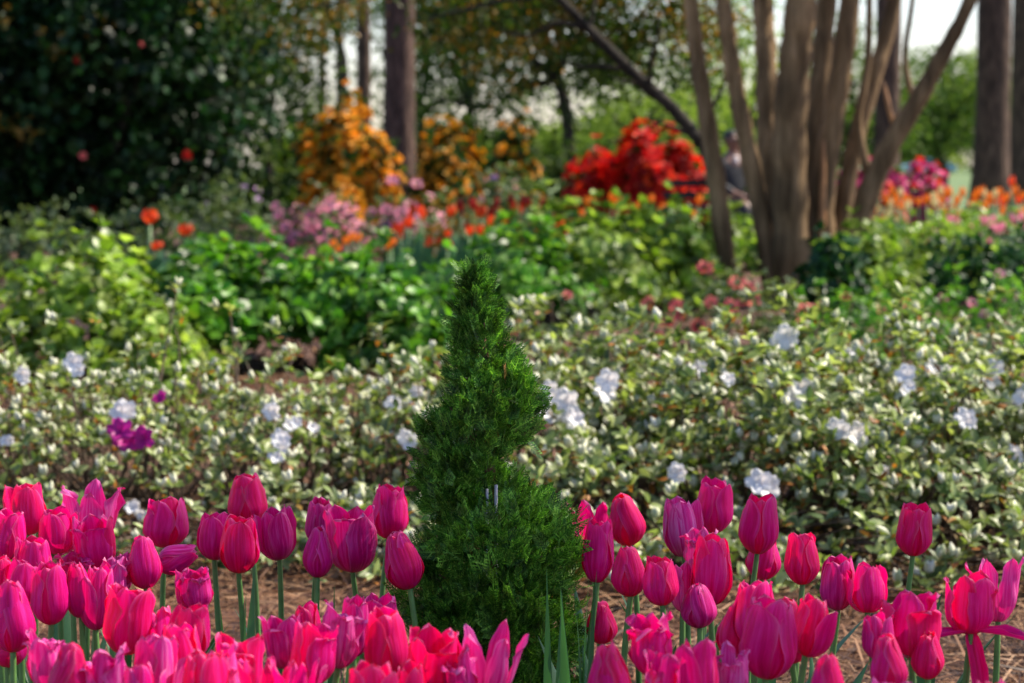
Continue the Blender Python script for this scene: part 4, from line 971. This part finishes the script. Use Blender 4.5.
TUL = [
 ('upright crimson tulip, topmost at the left edge, right side glowing red', 28, 482, 535, 37, 'cup', 'r'),
 ('pale streaked tulip cut by the left edge below the topmost one', 9, 509, 560, 33, 'cup', 'm'),
 ('pointed pink tulip just left of the splayed one, thin side petal standing off', 58, 507, 554, 35, 'cup', 'm'),
 ('splayed pink tulip with spread pointed petals high at left', 93, 478, 540, 48, 'flare', 'f'),
 ('magenta tulip directly under the splayed one, leaning left', 95, 514, 572, 38, 'wide', 'm', -6),
 ('bright ruffled tulip below the crimson topmost one at left', 35, 536, 590, 36, 'cup', 'm'),
 ('half hidden pale tulip above the big one at the left edge', 22, 558, 606, 36, 'wide', 'm'),
 ('red rimmed tulip peeking in at the left edge', -4, 553, 606, 34, 'cup', 'r'),
 ('creased tulip with a scarlet side petal in the left cluster', 50, 561, 625, 35, 'cup', 'm'),
 ('rounded tulip right of the creased one with the scarlet side', 79, 562, 618, 30, 'egg', 'm'),
 ('ruffled scarlet tulip head peeking above the rounded one', 72, 545, 595, 32, 'ruff', 'r', 0, .15),
 ('dark narrow tulip squeezed between the rounded and the broad one', 98, 566, 630, 28, 'cup', 'p', 0, .05),
 ('faded pink tulip opening behind the broad crimson cup', 113, 556, 612, 34, 'ruff', 'f', 0, .12),
 ('broad crimson cup with one petal flared right, left front', 128, 582, 655, 46, 'wide', 'r'),
 ('small folded purple tulip head behind the egg shaped one', 120, 553, 596, 26, 'ruff', 'p', 0, .2),
 ('egg shaped magenta tulip just left of the tipped one', 144, 536, 589, 35, 'egg', 'm'),
 ('dark magenta tulip with a petal standing off right, above the tipped one', 166, 497, 548, 44, 'cup', 'm', 0),
 ('tulip tipped sideways to the right with pale blotch', 178, 536, 580, 29, 'egg', 'p', 68, .02),
 ('ragged purple tulip under the tipped one', 195, 566, 612, 36, 'ruff', 'p'),
 ('brightest crimson tulip, highest of the trio left of centre', 247, 475, 525, 38, 'cup', 'r'),
 ('left tulip of the trio, purple shaded', 215, 512, 560, 33, 'cup', 'm'),
 ('front tulip of the trio with a glowing scarlet right edge', 240, 514, 573, 38, 'cup', 'r'),
 ('purple tulip right of the trio, petals drawn in', 277, 505, 560, 31, 'cup', 'p'),
 ('small tulip behind left of the wide dark pair', 320, 498, 546, 28, 'cup', 'p'),
 ('narrow ruffled-top tulip standing below left of the wide dark one', 318, 527, 578, 29, 'egg', 'm'),
 ('wide dark magenta tulip with crossed petals left of the evergreen', 351, 503, 572, 44, 'wide', 'p'),
 ('rounded magenta tulip high against the evergreen left side', 390, 485, 539, 36, 'cup', 'm'),
 ('crimson tulip leaning left just before the evergreen', 402, 528, 590, 38, 'egg', 'r', -14),
 ('low crimson tulip under the big one at the left edge', 10, 622, 667, 36, 'egg', 'r', 0, .2),
 ('big crimson tulip filling the left edge', 13, 578, 652, 44, 'egg', 'm'),
 ('wilted ragged purple tulip in the lower left', 47, 628, 690, 36, 'ruff', 'f'),
 ('large bright pink tulip at the bottom left, top rounded', 70, 642, 718, 44, 'egg', 'r'),
 ('purple tulip with broad drooped petal, bottom left', 104, 645, 712, 44, 'ruff', 'f'),
 ('fringed pink tulip behind the bottom left cluster', 158, 605, 670, 40, 'ruff', 'm', 0, .1),
 ('scarlet streaked tulip at the back of the bottom left cluster', 192, 601, 662, 38, 'cup', 'r', 8),
 ('pale pink tulip left in the bottom left cluster', 157, 634, 706, 40, 'wide', 'f'),
 ('tall pink tulip in the middle of the bottom left cluster', 182, 622, 700, 38, 'cup', 'm'),
 ('hooded crimson tulip lowest in the bottom left cluster', 205, 650, 725, 46, 'cup', 'r'),
 ('crimson tulip with point turned right, end of the bottom left cluster', 240, 630, 700, 44, 'wide', 'r', 5),
 ('faded pink tulip between the hooded and the pointed one', 226, 640, 715, 32, 'ruff', 'f'),
 ('dark magenta pointed tulip low beside the left bottom stems', 138, 662, 730, 34, 'cup', 'p'),
 ('pleated purple tulip left of the dark creased pair', 284, 612, 669, 34, 'wide', 'p', -5),
 ('deep magenta creased tulip, lower of the pair below centre left', 313, 620, 686, 42, 'wide', 'm'),
 ('small tulip head between pleated and folded ones', 307, 602, 655, 28, 'cup', 'r', 0, .12),
 ('folded pale purple tulip beside the deep creased one', 340, 602, 669, 40, 'ruff', 'f'),
 ('dark tulip standing behind the folded pale one', 355, 596, 657, 28, 'cup', 'p', 0, .12),
 ('dull tulip top showing behind the big crimson one left of the evergreen', 381, 594, 650, 32, 'wide', 'p', 0, .18),
 ('big smooth crimson tulip lower left of the evergreen', 386, 607, 677, 42, 'cup', 'r'),
 ('pointed pink tulip at the bottom edge under the creased pair', 296, 655, 730, 32, 'flare', 'm'),
 ('thin bright petalled tulip at the bottom edge', 266, 653, 728, 30, 'flare', 'r'),
 ('round topped crimson tulip at the bottom edge left of the evergreen foot', 372, 660, 735, 48, 'cup', 'r'),
 ('crimson tulip with a thin upright side petal before the evergreen', 433, 624, 700, 46, 'wide', 'r'),
 ('purple tulip with spread petals before the evergreen foot', 487, 620, 700, 48, 'flare', 'f', 4),
 ('curled dark tulip between the two before the evergreen', 464, 645, 720, 30, 'ruff', 'p', -6, .05),
 ('small bright tulip at the bottom edge beneath the crimson ones', 412, 662, 730, 30, 'cup', 'r', 0, .08),
 ('split pink tulip peeking out right of the evergreen', 592, 497, 546, 33, 'flare', 'm', 0, .05),
 ('long magenta tulip touching the evergreen right side', 598, 518, 583, 30, 'cup', 'm', 2),
 ('dark crimson tulip leaning left at the top of the right group', 625, 493, 546, 36, 'egg', 'r', -12),
 ('rounded crimson tulip below the left leaning one', 629, 545, 597, 34, 'egg', 'r'),
 ('ribbed crimson tulip right of the rounded one', 660, 556, 606, 33, 'cup', 'r'),
 ('pale purple tulip with notched top in the right group', 681, 497, 557, 34, 'cup', 'f'),
 ('pink tulip highest in the middle of the right group', 714, 478, 533, 36, 'cup', 'm'),
 ('withered tulip with a thin twisted tip above the long one', 700, 524, 580, 30, 'ruff', 'f', 0, .1),
 ('long overlapping-petalled crimson tulip in the right group', 712, 533, 606, 38, 'cup', 'r'),
 ('low purple magenta tulip under the long crimson one', 698, 583, 628, 36, 'egg', 'p', 0, .15),
 ('crumpled purple white tulip behind the ribbed one', 683, 560, 612, 26, 'ruff', 'f', 0, .12),
 ('crimson tulip with one narrow petal standing off left', 759, 494, 554, 38, 'cup', 'r'),
 ('magenta tulip half hidden under the one with the standing petal', 764, 533, 580, 34, 'egg', 'm', 0, .3),
 ('small crimson tulip low behind a crossing stem near the evergreen', 601, 600, 644, 30, 'egg', 'r', 0, .45),
 ('smooth bright pink tulip at the bottom edge right of the evergreen', 609, 641, 716, 42, 'egg', 'r'),
 ('fringed tulip cluster head in the lower middle right', 649, 612, 676, 42, 'ruff', 'm'),
 ('curly tipped tulip at the bottom beneath the fringed one', 662, 650, 722, 36, 'ruff', 'm', 3),
 ('streaked magenta tulip with puckered top right of the curly one', 697, 636, 706, 40, 'wide', 'm'),
 ('shrivelled grey purple tulip between streaked and largest ones', 733, 643, 705, 30, 'ruff', 'f', 0, .05),
 ('crimson tulip behind left of the largest one', 735, 602, 658, 34, 'egg', 'r', 8, .1),
 ('tall streaked tulip directly behind the largest one', 754, 579, 650, 40, 'cup', 'm'),
 ('largest magenta tulip in the right foreground', 769, 596, 679, 54, 'cup', 'm'),
 ('dark red tulip hidden behind the right side of the largest one', 790, 598, 664, 34, 'egg', 'r', 0, .08),
 ('crimson tulip leaning right beside the largest one', 812, 596, 657, 36, 'cup', 'r', 12),
 ('striped crimson tulip right of the narrow petal one', 802, 532, 585, 33, 'cup', 'r'),
 ('purple creased tulip left of the pair in mid right', 837, 555, 610, 34, 'cup', 'p'),
 ('rounded pink tulip right of the purple creased one', 868, 563, 613, 33, 'cup', 'm'),
 ('single tall crimson tulip standing alone against the white azalea', 914, 502, 556, 34, 'cup', 'r'),
 ('round red tulip at the bottom edge right of the largest one', 827, 653, 722, 36, 'egg', 'r'),
 ('narrow purple tulip left of the big double petalled one', 876, 612, 660, 27, 'cup', 'p'),
 ('smooth crimson tulip in front of the narrow purple one', 888, 634, 694, 37, 'egg', 'r'),
 ('big tulip with overlapping striped petals in the right cluster', 915, 590, 657, 48, 'wide', 'm'),
 ('purple tulip tip behind the big striped one', 893, 598, 645, 26, 'ruff', 'p', 0, .2),
 ('crimson tulip low behind the big striped one', 927, 630, 679, 32, 'egg', 'r', 0, .12),
 ('collapsing tulip with fallen petals hanging from its base', 972, 570, 634, 40, 'wide', 'm', 3, 0, 'fallen'),
 ('open purple pink tulip with spread tips at the far right', 999, 553, 622, 38, 'flare', 'f'),
 ('purple tulip top at the bottom edge below the smooth crimson one', 888, 676, 748, 40, 'wide', 'f'),
 ('red tulip top barely showing at the bottom right edge', 993, 679, 750, 40, 'cup', 'r'),
]
for t in TUL: tulip(*t)

# blades of foliage beside the evergreen
def blades(px, d, label):
    root = empty('tulip_leaves', (X(px, d), d, 0), label, 'plant', 'flowerless tulip leaf clumps')
    for i in range(5):
        a = R_.uniform(0, 6.28); L = R_.uniform(.30, .42); V = []; k = 12; ww = R_.uniform(.007, .013); le = R_.uniform(.01, .05); ox = R_.normal() * .012
        for r in range(k):
            t = r / (k - 1); wv = ww * (math.sin(math.pi * min(1, t * .92 + .08)) ** .7) * (1 - t ** 6)
            for s in (-1, 0, 1): V.append((ox + le * t * t + abs(s) * wv * .5, s * wv, L * t))
        V = np.array(V); ca, sa = math.cos(a), math.sin(a); V = np.stack([V[:, 0] * ca - V[:, 1] * sa, V[:, 0] * sa + V[:, 1] * ca, V[:, 2]], -1)
        MB().add(V, None, [(r * 3 + c, r * 3 + c + 1, r * 3 + c + 4, r * 3 + c + 3) for r in range(k - 1) for c in range(2)]).build('leaf', M['tleaf'], root)
blades(566, 2.6, 'upright green tulip leaves without flower at the right foot of the evergreen')
blades(580, 2.5, 'flowerless tulip leaf clump left of the smooth bright pink tulip')
blades(230, 2.6, 'flowerless tulip leaf clump under the trio left of centre')
blades(88, 2.4, 'flowerless tulip leaf clump under the rounded tulip at left')
blades(328, 2.5, 'flowerless tulip leaf clump under the wide dark tulip')
